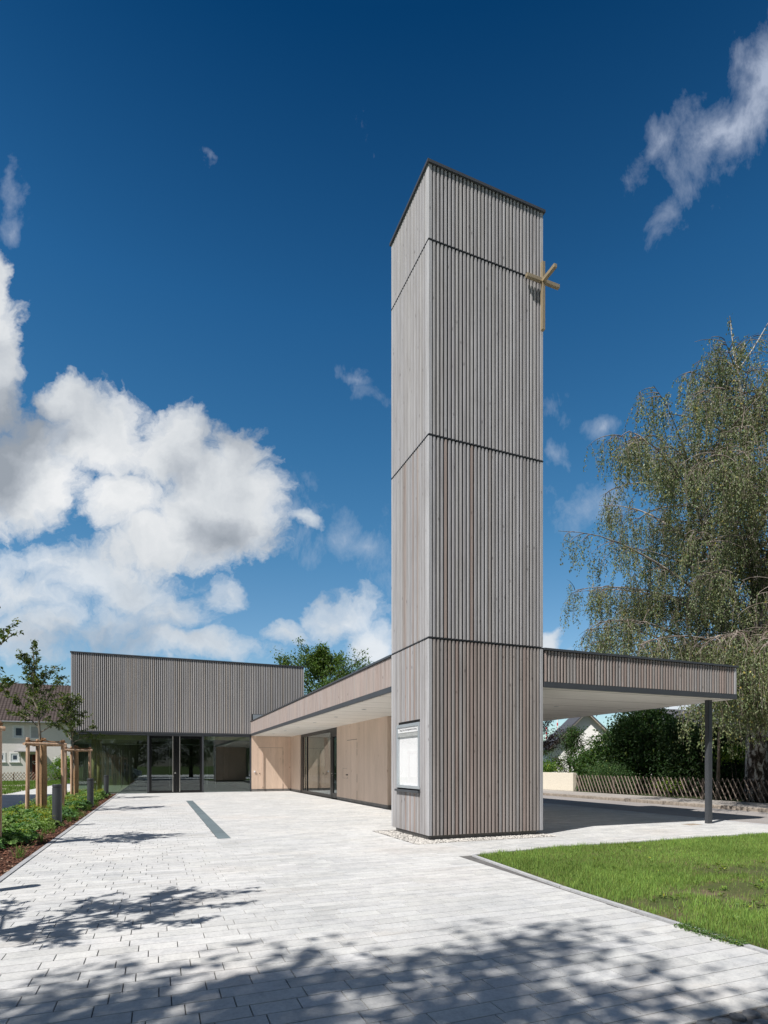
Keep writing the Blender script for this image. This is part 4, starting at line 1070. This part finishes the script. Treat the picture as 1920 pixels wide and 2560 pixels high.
# ---- weeping birch
def birch():
    rr = random.Random(77); rsn = np.random.RandomState(77)
    BX_, BY_ = 21.6, 15.0; low = False
    e_ = empty('weeping_birch', (BX_, BY_, 0), 'huge weeping birch with white black-fissured trunk behind the lattice fence', 'tree')
    tb = MB(); tw = MB(); lb = MB()
    c, s = math.cos(TH), math.sin(TH)
    rt = Vector((c, -s, 0)); fw = Vector((s, c, 0))
    tr = [(0,0,-.1), (-.03,.02,.6), (-.05,.04,1.6), (-.02,.02,2.7), (.10,.10,3.8), (.18,.2,5.4), (.12,.25,7.6), (.0,.25,9.8), (-.15,.2,12.2), (-.45,.1,14.6), (-.75,0,16.4), (-1.0,0,17.6)]
    rad = [.46,.41,.375,.38,.33,.29,.24,.18,.12,.07,.04,.02]
    tr = [tuple(rt*p[0]+fw*p[1]+Vector((0,0,p[2]))) for p in tr]
    tb.tube(tr, rad, 18, wob=.12, seed=4)
    # second stem, leaning toward the plaza
    s2 = [(-.10,0,2.5), (-.42,-.05,3.3), (-.75,-.1,4.4), (-1.1,-.1,5.8), (-1.5,-.1,7.6), (-1.9,-.1,9.8), (-2.2,0,11.9), (-2.4,0,13.8)]
    s2 = [tuple(rt*p[0]+fw*p[1]+Vector((0,0,p[2]))) for p in s2]
    tb.tube(s2, [.23,.21,.19,.16,.13,.095,.06,.03], 12, wob=.1, seed=5)
    P_ = []; Dn = []; Tn = []
    def strand(p, L):
        a_ = rr.uniform(0, 6.283); d = Vector((math.cos(a_)*.35, math.sin(a_)*.35, -.3)); n = 6; pts = [Vector(p)]
        for k_ in range(n):
            d = (d+Vector((rr.uniform(-.12,.12), rr.uniform(-.12,.12), -.45))).normalized(); pts.append(pts[-1]+d*(L/n))
        if rr.random() < .55: tw.tube(pts, [.006,.005,.005,.004,.004,.003,.003], 3, cap=False)
        m = int(L*rr.uniform(17, 30)); tn = rr.uniform(.68, 1.25)
        for _ in range(m):
            q = rr.random()**.85; pp, dd_ = at(pts, q)
            Tn.append(tn); P_.append((pp.x+rr.gauss(0,.045), pp.y+rr.gauss(0,.045), pp.z+rr.gauss(0,.03))); Dn.append((rr.uniform(-.8,.8), rr.uniform(-.8,.8), -1.0+rr.uniform(-.3,.6)))
    limbs = []
    def prof(z):
        zs = [3.5, 5, 7, 9, 11, 13, 15, 16.5, 18]; rsd = [6.4, 7.3, 7.0, 6.6, 5.6, 4.8, 3.8, 2.5, 1.1]
        return float(np.interp(z, zs, rsd))
    NL = 84; NLOW = 13
    for i in range(-NLOW, NL):
        q = (i+.5)/NL if i >= 0 else .02+.16*rr.random()
        src, zt = (tr, 17.0) if i % 3 else (s2, 13.4)
        z = 3.6+(zt-3.6)*q
        zz = [p[2] for p in src]; tpar = float(np.interp(z, zz, np.arange(len(src))))/(len(src)-1)
        low = i < 0
        p, d = at(src, tpar)
        an = i*2.399+rr.uniform(-.3,.3); Rr = prof(z+1.0)*rr.uniform(.68,1.05); pitch = rr.uniform(.55,.95)
        if low: pitch = rr.uniform(.30,.6); Rr *= .80; an = 3.75+rr.uniform(-.95,.95)
        if rr.random() < .12: Rr *= 1.12
        d = Vector((math.cos(an)*math.cos(pitch), math.sin(an)*math.cos(pitch), math.sin(pitch)))
        n = 9; pts = [Vector(p)]
        for k_ in range(n):
            d = (d+Vector((rr.uniform(-.1,.1), rr.uniform(-.1,.1), -.115 if k_ > 2 else -.05))).normalized(); pts.append(pts[-1]+d*(Rr*1.22/n))
        r0 = .085*(1-.55*q)
        lb.tube(pts, [max(.008, r0*(1-.93*k_/n)) for k_ in range(n+1)], 6, cap=False, wob=.1, seed=i+50)
        dens = rr.uniform(.45,1.30)*(1.32-.72*max(q, 0)); tone = rr.uniform(.8,1.15)
        nb_ = max(4, int((13+Rr*3.6)*dens))
        for k_ in range(nb_):
            s_ = .10+.90*rr.random(); p2, d2 = at(pts, s_)
            a2 = rr.uniform(0, 6.283); d3 = (Vector(d2)*.7+Vector((math.cos(a2), math.sin(a2), rr.uniform(-.2,.6)))*.8).normalized()
            L2 = rr.uniform(.5, 1.5)*(1.15-.35*s_); sp = [Vector(p2)]
            for m_ in range(5):
                d3 = (d3+Vector((rr.uniform(-.15,.15), rr.uniform(-.15,.15), -.20))).normalized(); sp.append(sp[-1]+d3*(L2/5))
            tw.tube(sp, [.018,.015,.012,.010,.008,.006], 4, cap=False)
            for m_ in range(rr.randint(4, 7)):
                p3, _ = at(sp, .2+.8*rr.random()); strand(p3, rr.uniform(.5, 1.75 if not low else 2.1)*(.65+.35*min(1, s_+.2)))
    # bare leader twigs at the top
    for a_, L in (((-.15,0,1), 2.2), ((.55,.1,.85), 3.0), ((.2,.2,1), 1.6)):
        p, d = at(tr, .93); pts = path(p, rt*a_[0]+fw*a_[1]+Vector((0,0,a_[2])), L, 7, rr, .06, -.02)
        tb.tube(pts, [.035*(1-.8*k_/7)+.004 for k_ in range(8)], 5, cap=False)
        for k_ in range(7): p3, _ = at(pts, .45+.55*rr.random()); strand(p3, rr.uniform(.25,.6))
    P_ = np.array(P_); N = len(P_)
    if N > 330000:
        k_ = rsn.choice(N, 330000, replace=False); P_ = P_[k_]; Dn = np.array(Dn)[k_]; Tn = np.array(Tn)[k_]; N = len(P_)
    cols = leaf_cols(N, (.155,.195,.092), rsn, .34, .03)*np.array(Tn)[:, None]
    V, Fc, C = leaf_arrays(P_, np.array(Dn), .050+.045*rsn.rand(N), .62, cols, rsn); print('birch leaves', N)
    np_mesh('crown', V, Fc, mLeafB, e_, C)
    t = NT('birch_bark')
    f1 = t.noise(3.4, 7, .66, stretch=(1.8,1.8,.75), dist=.8); f2 = t.noise(5, 5, .6, stretch=(2,2,5))
    tc = t.n('ShaderNodeTexCoord'); sep = t.n('ShaderNodeSeparateXYZ'); t.l(tc.outputs['Object'], sep.inputs[0])
    thr = t.math('ADD', f1, t.math('MULTIPLY', t.math('MINIMUM', sep.outputs[2], 5.0), .028))
    cc_ = t.ramp(thr, [(.49, (.035,.026,.020)), (.56, (.16,.13,.11)), (.61, (.50,.48,.45))])
    cc_ = t.mul(cc_, t.ramp(f2, [(.35, (.55,.53,.51)), (.5, (1,1,1))]))
    t.bump(f1, .8, .05); mB = t.base(cc_, .8, 0, .2)
    tb.build('trunk', mB, e_, smooth=True)
    lb.build('limb', M_bark('birch_limbs', (.09,.07,.055), (.36,.33,.29), (2,2,2), 2.2, .3), e_)
    tw.build('twig', M_bark('birch_twigs', (.10,.07,.055), (.30,.26,.23), (3,3,3), 2, .1), e_)
birch()

# ---- slim tree behind the fence
place_tree('slim_tree', (21.3, fence_y(21.3, 1793), 0), limb_tree(111, 5.2, 3.0, 1.4, .075, 12, .10, (.12,.15,.06), 10, 12, spread=.12, lean=(-.02,0)),
           'slim thin-stemmed tree behind the lattice fence between canopy post and birch', bark=M_bark('slim_bark', (.16,.12,.09), (.26,.21,.17)))

# ---- hedge shrubs behind the lattice fence
GRP = 'dark shrubs behind the street fence'
DK = (.040,.085,.024)
shr = [(22.9, 1492, [(0,0,1.2,.9,1.0,1.1),(.0,.6,1.5,.7,.7,.65),(.2,-.6,2.3,.9,.8,.9),(-.5,.3,.9,.6,.7,.7)], 7500, .17, (.060,.120,.034), 'large leafy shrub in front of the white gable, leftmost of the dark shrubs'),
       (23.3, 1572, [(0,0,1.6,1.3,1.3,1.6),(.2,-.4,3.3,1.3,1.2,1.2),(.5,.6,2.7,.9,.9,1.1)], 12000, .16, (.028,.060,.019), 'tall dark bushy hazel behind the start of the lattice fence'),
       (21.5, 1515, [(0,0,.8,.7,1.2,.75),(-.1,-1.0,.7,.6,.9,.65)], 8000, .08, (.065,.130,.045), 'low fine-leaved bush spilling over the first metres of lattice fence'),
       (23.6, 1640, [(0,0,1.4,1.3,1.5,1.5),(0,.3,3.1,1.4,1.3,1.3),(.2,-1.0,2.2,1.1,1.0,1.5)], 11000, .17, (.034,.074,.023), 'high dark hazel with big drooping leaves behind the middle fence'),
       (23.0, 1725, [(0,0,1.0,1.1,1.2,1.1),(.3,.3,2.5,1.2,1.3,1.3)], 9000, .13, (.026,.056,.018), 'shaded dark bush to the left of the canopy post'),
       (23.8, 1815, [(0,0,1.0,1.3,1.3,1.1),(.2,.1,2.2,1.1,1.1,.9)], 8500, .13, (.026,.056,.018), 'shaded dark bush between the canopy post and the birch trunk'),
       (24.0, 1900, [(0,0,.8,1.2,1.3,.9),(.2,-.4,1.5,1.0,1.1,.6)], 7000, .12, (.040,.085,.026), 'low dark bush behind the birch trunk'),
       (28.0, 1640, [(0,0,1.8,2.2,2.8,1.9),(0,.4,3.3,2.0,2.2,1.0)], 9000, .20, (.030,.065,.020), 'broad dark thicket farther back behind the other shrubs'),
       (28.5, 1800, [(0,0,1.5,2.3,2.8,1.6),(0,0,2.7,1.8,2.0,.8)], 9000, .20, (.028,.062,.019), 'broad dark thicket behind the shrubs and the slim tree')]
for i, (x, px_s, lumps, n, sz_, base, lab) in enumerate(shr):
    y = fence_y(x, px_s)
    shrub('garden_shrub', (x, y, .04), lumps, n, sz_, base, 200+i, lab, 'shrub', GRP, down=.35)
shrub('lime_shrub', (22.4, fence_y(22.4, 1850), .04), [(0,0,1.9,.35,1.1,.30)], 800, .10, (.17,.26,.04), 231, 'bright yellow green branch of leaves in the dark hedge left of the birch', 'shrub', stems=3, down=.2)
shrub('lime_shrub', (21.2, fence_y(21.2, 1665), .04), [(0,0,.55,.3,.7,.30)], 500, .08, (.16,.25,.04), 232, 'bright green weeds glowing through the lattice fence', 'shrub', stems=3, down=.2)
# plants on the terrace above the low wall and behind it
shrub('terrace_plant', (21.3, 28.3, .9), [(0,0,.30,.5,1.6,.32)], 2600, .16, (.12,.22,.045), 233, 'bright green leafy plants growing above the cream garden wall', 'plant', stems=5, down=-.5, aspect=.35)
bee = limb_tree(121, 8.2, .9, 3.0, .16, 26, .14, (.014,.007,.009), 14, 26, spread=.2, yellow=0)
place_tree('copper_beech', (33.2, 44.2, 0), bee, 'dark purple-leaved beech behind the tower edge next to the red and white chimneys', leafmat=M_leaf('purple_leaves', .15, .7, .1))
place_tree('garden_tree', (33.5, 40.0, 0), limb_tree(122, 5.0, .6, 2.6, .12, 20, .15, (.05,.10,.03), 14, 20, spread=.2), 'small green tree below the purple beech beside the white gable')

# ================================================================== street wall and lattice fences
wl = MB(); wl.box(20.28, 20.52, 23.98, 60, .09, 1.06, (.66,.61,.51)); o = wl.build('garden_wall', M_col('cream_render', .9, 14, .10, bump=.5), bevel=.015)
tag(o, 'low cream rendered garden wall along the far pavement', 'garden wall')
wl = MB(); wl.box(20.22, 20.60, 30.0, 60, 1.065, 1.13, (.35,.34,.33)); wl.build('coping', mCol, o)

def lattice(name, p0, p1, z0, h, step, label, col, wd=.035, seed=1, lean=.72, group=None, front=1):
    e_ = empty(name, (p0[0], p0[1], z0), label, 'fence', group); rr = random.Random(seed)
    a = Vector((*p0, z0)); d = Vector((p1[0]-p0[0], p1[1]-p0[1], 0)); L = d.length; d.normalize(); nrm = Vector((-d.y, d.x, 0))
    for sgn, offn in ((1, -.022), (-1, .022)):
        f = MB((p0[0], p0[1], z0)); t_ = -h*lean
        while t_ < L:
            j_ = rr.uniform(-.02,.02); b0, b1 = t_+j_, t_+sgn*0+j_+rr.uniform(-.02,.02)
            if sgn > 0: s0, s1 = b0, b0+h*lean
            else: s0, s1 = b0+h*lean, b0
            offn = -.022 if sgn == front else .022
            wd_ = wd*(1.0 if sgn == front else .7)
            q0 = a+d*s0+nrm*offn+Vector((0,0,.03)); q1 = a+d*s1+nrm*offn+Vector((0,0,h+rr.uniform(-.03,.03)))
            if min(s0, s1) > -.1 and max(s0, s1) < L+.1:
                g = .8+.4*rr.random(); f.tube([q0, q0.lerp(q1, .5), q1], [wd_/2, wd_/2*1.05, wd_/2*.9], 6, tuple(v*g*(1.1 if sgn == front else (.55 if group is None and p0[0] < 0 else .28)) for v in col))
            t_ += step
        f.build('lattice_slats', M_col('weathered_pine', .85, 20, .25, bump=.3), e_)
    t_ = .3
    while t_ < L:
        f = MB((p0[0], p0[1], z0)); q = a+d*t_+nrm*.07; f.tube([q-Vector((0,0,.1)), q+Vector((0,0,h*.95))], .045, 8, tuple(v*.7 for v in col)); f.build('post', M_col('post_wood', .85, 20, .2), e_)
        t_ += 2.4
    return e_
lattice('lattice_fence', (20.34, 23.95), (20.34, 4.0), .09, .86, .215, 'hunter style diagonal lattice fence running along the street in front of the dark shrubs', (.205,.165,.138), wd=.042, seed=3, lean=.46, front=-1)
lattice('lattice_fence', (-17.5, 62.0), (-3.2, 62.0), -.03, .85, .26, 'diagonal lattice fence in front of the beige house', (.34,.27,.21), wd=.065, seed=5)

# ================================================================== HOUSES
def windowed(par, O, x0, x1, z0, z1, Y, frame=(.80,.80,.80), glass=(.05,.07,.10), shutter=None, depth=.14):
    f = MB(O); b = .13; pr = .035
    f.box(x0, x1, Y-pr, Y+.02, z1-b, z1, frame); f.box(x0-.05, x1+.05, Y-.10, Y+.02, z0-.02, z0+b*.6, frame)
    f.box(x0, x0+b, Y-pr, Y+.02, z0+b*.6+.001, z1-b-.001, frame); f.box(x1-b, x1, Y-pr, Y+.02, z0+b*.6+.001, z1-b-.001, frame)
    w_ = f.build('window', mCol, par)
    g = MB(O); c_ = shutter or glass
    if not shutter:
        i = b+.16; g.box(x0+b, x1-b, Y-.012, Y-.008, z0+b*.6, z1-b, (.62,.66,.70)); g.box(x0+i, x1-i*.8, Y-.016, Y-.0125, z0+i, z1-i, c_)
    else: g.box(x0+b, x1-b, Y-.016, Y-.010, z0+b*.6, z1-b, c_)
    g.build('pane', M_col('house_window', .25 if not shutter else .7, 4, .15), w_)
    return w_
S = 1.1
def zz(z): return 1.45+(z-1.45)*S
YH = 66.0
hs = empty('beige_house', (-9, YH, -.05), 'beige rendered two storey house with brown tiled roof behind the young trees', 'house')
O = (-9, YH, -.05)
mRend = M_col('render', .9, 5, .05, bump=.15)
f = MB(O); f.box(-24, -3.6, YH, YH+9, -.1, zz(5.50), (.72,.69,.665)); f.build('wall', mRend, hs)
def rooftile():
    t = NT('concrete_tiles'); tc = t.n('ShaderNodeTexCoord'); sep = t.n('ShaderNodeSeparateXYZ'); t.l(tc.outputs['Object'], sep.inputs[0])
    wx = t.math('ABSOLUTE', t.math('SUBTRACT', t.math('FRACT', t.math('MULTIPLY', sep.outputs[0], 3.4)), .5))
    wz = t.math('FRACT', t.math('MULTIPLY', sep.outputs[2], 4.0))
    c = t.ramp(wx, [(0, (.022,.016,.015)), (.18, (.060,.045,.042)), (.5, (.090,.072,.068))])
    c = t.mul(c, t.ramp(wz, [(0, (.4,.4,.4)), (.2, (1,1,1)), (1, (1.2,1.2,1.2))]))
    n_ = t.noise(3, 6, .7); c = t.mul(c, t.ramp(n_, [(.3, (.65,.65,.65)), (.6, (1.05,1.05,1.05)), (.72, (2.0,1.95,1.9))]))
    return t.base(c, .85, 0, .2)
mTile = rooftile()
f = MB(O)
ez, rz = zz(5.42), zz(9.4)
f.prism([(YH-.50, ez), (YH-.50, ez-.10), (YH+4.5, rz-.12), (YH+9.5, ez-.10), (YH+9.5, ez), (YH+4.5, rz)], -24.5, -3.2, axis='x')
f.build('roof', mTile, hs)
f = MB(O); f.tube([(-24.5,YH-.56,ez-.06), (-3.2,YH-.56,ez-.06)], .075, 10, (.20,.22,.24)); f.build('gutter', mCol, hs)
f = MB(O); f.tube([(-4.0,YH-.1,0), (-4.0,YH-.1,ez-.1)], .05, 8, (.45,.50,.53)); f.build('downpipe', mCol, hs)
for (a_, b_, c_, d_, sh) in ((-12.084,-11.154,3.90,5.09,None), (-10.747,-9.83,3.90,5.11,(.40,.41,.42)), (-12.30,-11.52,1.72,2.63,None), (-13.30,-12.60,1.72,2.63,None), (-8.80,-7.55,1.1,2.15,None), (-15.3,-14.3,3.9,5.09,None), (-6.6,-5.7,3.9,5.1,(.40,.41,.42))):
    windowed(hs, O, a_*S, b_*S, zz(c_), zz(d_), YH, shutter=sh)
f = MB(O); dx0, dx1 = -10.95*S, -9.99*S
f.box(dx0, dx1, YH-.03, YH+.02, -.05, zz(2.55), (.70,.68,.66)); o_ = f.build('door', mCol, hs)
f = MB(O); f.box(dx0+.13, dx0+.42, YH-.04, YH-.031, 0, zz(2.45), (.03,.03,.03)); f.box(dx0+.44, dx1-.10, YH-.05, YH-.031, 0, zz(2.45), (.13,.028,.018)); f.build('door_leaf', mCol, o_)
f = MB(O); hx, hz = (dx0+dx1)/2+.15, 1.75
f.tube([(hx+.17*math.sin(q)**3, YH-.07, hz+.15*(math.cos(q)-.35*math.cos(2*q)-.15*math.cos(3*q))) for q in np.linspace(0, 6.283, 22)], .028, 6, (.7,.68,.64)); f.build('heart_wreath', mCol, o_)
f = MB(O); f.prism([(YH-1.1, zz(2.66)), (YH-1.1, zz(2.72)), (YH, zz(2.84)), (YH, zz(2.78))][::-1], -11.75*S, -9.7*S, (.26,.26,.26), axis='x'); f.build('porch_roof', mCol, hs)
f = MB(O); f.box(-11.45*S, -11.35*S, YH-.75, YH, zz(2.25), zz(2.66), (.7,.7,.7)); f.box(-9.9*S, -9.8*S, YH-.75, YH, zz(2.25), zz(2.66), (.7,.7,.7)); f.build('porch_bracket', mCol, hs)
f = MB(O); f.box(-14.0*S, -13.2*S, YH+1.3, YH+1.9, zz(6.0), zz(6.45), (.30,.32,.34)); f.build('roof_hatch', mCol, hs)
for (x, y, lumps, n, base, lab) in ((-8.3,61.3,[(0,0,.9,1.3,.8,1.0),(.5,0,1.7,.9,.6,.7)],4200,(.13,.24,.035),'bright green laurel in front of the beige house, right of its door'),
                              (-14.7,61.2,[(0,0,.6,.95,.7,.65)],2200,(.07,.13,.03),'rounded green bush at the left end of the far lattice fence'),
                              (-5.2,61.0,[(0,0,.9,1.5,.8,.9)],2600,(.05,.095,.028),'dark green bush beside the hall glass corner, far behind')):
    shrub('garden_bush', (x, y, -.05), lumps, n, .15, base, int(-x*10), lab, 'shrub', 'bushes in front of the beige house', stems=4)

# white gable house on the right
gm, YG = 42.1, 47.8
gh = empty('gable_house', (gm, YG, 0), 'white gabled house with dark roof edge half hidden behind the shrubs', 'house')
gh.rotation_euler = (0, 0, -R(30))
O = (gm, YG, 0)
gx0, gx1 = gm-3.25, gm+3.25
def gz(x): return 3.72+(min(x, 2*gm-x)-gx0)*1.0
f = MB(O); f.prism([(gx0,0), (gx1,0), (gx1,gz(gx1)), (gm,gz(gm)), (gx0,gz(gx0))], YG, YG+10, (.84,.83,.80), axis='y'); f.build('wall', mRend, gh)
sl = 1.0; ov = .68
for sg in (-1, 1):
    f = MB(O); xe = gm+sg*(3.25+ov); ze = gz(gx0)-ov*sl; zr = gz(gm)
    pl = [(xe, ze+.06), (gm, zr+.06), (gm, zr+.26), (xe, ze+.26)]
    if sg > 0: pl = pl[::-1]
    f.prism(pl, YG-.75, YG+10.5, (.07,.07,.08), axis='y'); f.build('roof', mCol, gh)
    f = MB(O); pl = [(xe-sg*.02, ze-.02), (gm, zr-.02), (gm, zr+.055), (xe-sg*.02, ze+.055)]
    if sg > 0: pl = pl[::-1]
    f.prism(pl, YG-.73, YG, (.50,.44,.36), axis='y'); f.build('verge_board', mCol, gh)
windowed(gh, O, gm+.4, gm+1.5, 1.2, 2.5, YG)
# second dark roof house farther right
O = (48, 38, 0); h2 = empty('dark_roofed_house', (48, 38, 0), 'low house with long dark grey roof glimpsed above the shrubs', 'house')
f = MB(O); f.box(40.6, 60, 34, 43, 0, 3.1, (.62,.60,.56)); f.build('wall', mRend, h2)
f = MB(O); f.prism([(33.2,3.0), (38.4,6.6), (43.6,3.0)][::-1], 40.0, 60.5, (.10,.10,.11), axis='x'); f.build('roof', mCol, h2)

# red and white banded stacks far away
c, s = math.cos(TH), math.sin(TH)
def stack(px, ytop, wpx, d, lab, ph=0):
    r_ = (px-960)/1419.35*d; X = r_*c+d*s; Y = -r_*s+d*c; zt = 1.45+(1913.6-ytop)/1419.35*d; rad = wpx/2/1419.35*d
    e_ = empty('factory_chimney', (X, Y, 0), lab, 'chimney', 'red and white banded factory chimneys on the horizon')
    bands = 9; h = zt/bands
    f = MB((X,Y,0)); f.tube([(X,Y,0), (X,Y,zt)], rad*.97, 12, (.75,.75,.76)); f.build('shaft', mCol, e_)
    f = MB((X,Y,0)); zq = zt
    while zq > zt*.35: f.tube([(X,Y,zq-zt*.055), (X,Y,zq)], rad, 12, (.52,.045,.05)); zq -= zt*.12
    f.build('red_band', mCol, e_)
stack(1393.7, 1792, 3.4, 520, 'tallest thin red and white chimney rising to the canopy edge')
stack(1366, 1818, 4.0, 500, 'banded chimney seen through the purple beech leaves at the tower edge')
stack(1401.6, 1827, 2.6, 560, 'short banded chimney directly right of the tallest one')
stack(1407.6, 1825, 2.4, 580, 'banded chimney, middle one of the low group before the gable roof')
stack(1412.0, 1822, 2.6, 560, 'banded chimney just left of the gable roof edge')
stack(1419.5, 1813, 4.2, 500, 'thicker red topped chimney closest to the gable roof edge')

# ================================================================== vehicles
def van(loc, rot, col, label, H=1.98):
    e_ = empty('parked_van', loc, label, 'van'); e_.rotation_euler = (0, 0, rot)
    k_ = H/1.98
    prof = [(-2.45,.35), (-2.45,1.0), (-2.38,1.75), (-2.25,1.95), (.55,1.98), (.95,1.90), (1.65,1.22), (2.30,1.02), (2.42,.85), (2.45,.35)]
    f = MB(); wd = [.93]*len(prof); n = len(prof)
    for sg in (-1, 1):
        f.face([(x, sg*(.95 if z < 1.15 else .95-.13*(z-1.15)/.8), z*k_) for x, z in (prof if sg > 0 else prof[::-1])][::-1] if False else [(x, sg*(.95 if z < 1.15 else .95-.13*(z-1.15)/.8), z*k_) for x, z in (prof[::-1] if sg > 0 else prof)], col)
    for i in range(n):
        (x0, z0), (x1, z1) = prof[i], prof[(i+1) % n]; w0 = .95 if z0 < 1.15 else .95-.13*(z0-1.15)/.8; w1 = .95 if z1 < 1.15 else .95-.13*(z1-1.15)/.8
        f.face([(x0,-w0,z0*k_), (x1,-w1,z1*k_), (x1,w1,z1*k_), (x0,w0,z0*k_)], col)
    f.build('body', M_plain('car_paint', col, .25, .3, .03), e_, bevel=.03)
    f = MB()
    for sg in (-1, 1):
        for x0, x1 in ((-2.2,-1.15), (-1.08,.10), (.17,1.02)):
            y0 = sg*.962; y1 = sg*.895
            f.face([(x0,y0,1.18*k_), (x1 if x1 < 1 else 1.35,y0,1.18*k_), (x1 if x1 < 1 else .92,y1,1.72*k_), (x0,y1,1.72*k_)], (.02,.025,.03))
    f.face([(1.60,-.80,1.30*k_), (1.60,.80,1.30*k_), (1.02,.72,1.86*k_), (1.02,-.72,1.86*k_)], (.02,.025,.03))
    for v_ in range(len(f.v)-4, len(f.v)): f.v[v_] = (f.v[v_][0]+.03, f.v[v_][1], f.v[v_][2]+.02)
    f.build('window', M_plain('tinted_glass', (.02,.025,.03), .08, 0, .05), e_)
    for x in (-1.5, 1.55):
        for sg in (-1, 1):
            f = MB(); f.tube([(x, sg*.78, .34), (x, sg*.965, .34)], .34, 20, (.02,.02,.02)); w_ = f.build('tyre', M_plain('rubber', (.02,.02,.02), .8), e_)
            f = MB(); f.tube([(x, sg*.95, .34), (x, sg*.975, .34)], .21, 14, (.5,.5,.5)); f.build('rim', mAlu, w_)
    for sg in (-1, 1):
        f = MB(); f.box(2.25, 2.46, sg*.62-.18, sg*.62+.18, .78*k_, .95*k_, (.7,.72,.75)); f.build('headlight', mWhite, e_)
    return e_
van((-4.0, -4.6, -.02), R(0), (.50,.56,.62), 'light silver van parked behind the camera, mirrored in the left hall pane', 1.8)
van((25.4, 15.9, .04), R(60), (.16,.21,.25), 'blue grey van parked behind the birch trunk at the right picture edge', 2.1)

# building left of the frame that shades the footpath
nbh = empty('neighbour_block', (-12, 22, 0), 'plain pale flat-roofed block left of the footpath, outside the picture, shading the path', 'building')
O = (-12, 22, 0); f = MB(O); f.box(-15.5, -8.75, 12.5, 31.0, -.05, 6.2, (.50,.48,.45)); f.build('wall', mRend, nbh)
f = MB(O); f.box(-15.6, -8.65, 12.4, 31.1, 6.2, 6.32, (.08,.08,.09)); f.build('roof_cap', mCol, nbh)
for yy in (14.5, 18, 21.5, 25, 28.2):
    w_ = MB(O); w_.box(-8.748, -8.72, yy, yy+1.5, 1.0, 2.4, (.75,.75,.75)); wo = w_.build('window', mCol, nbh)
    w_ = MB(O); w_.box(-8.719, -8.712, yy+.1, yy+1.4, 1.1, 2.3, (.03,.04,.05)); w_.build('pane', mCol, wo)
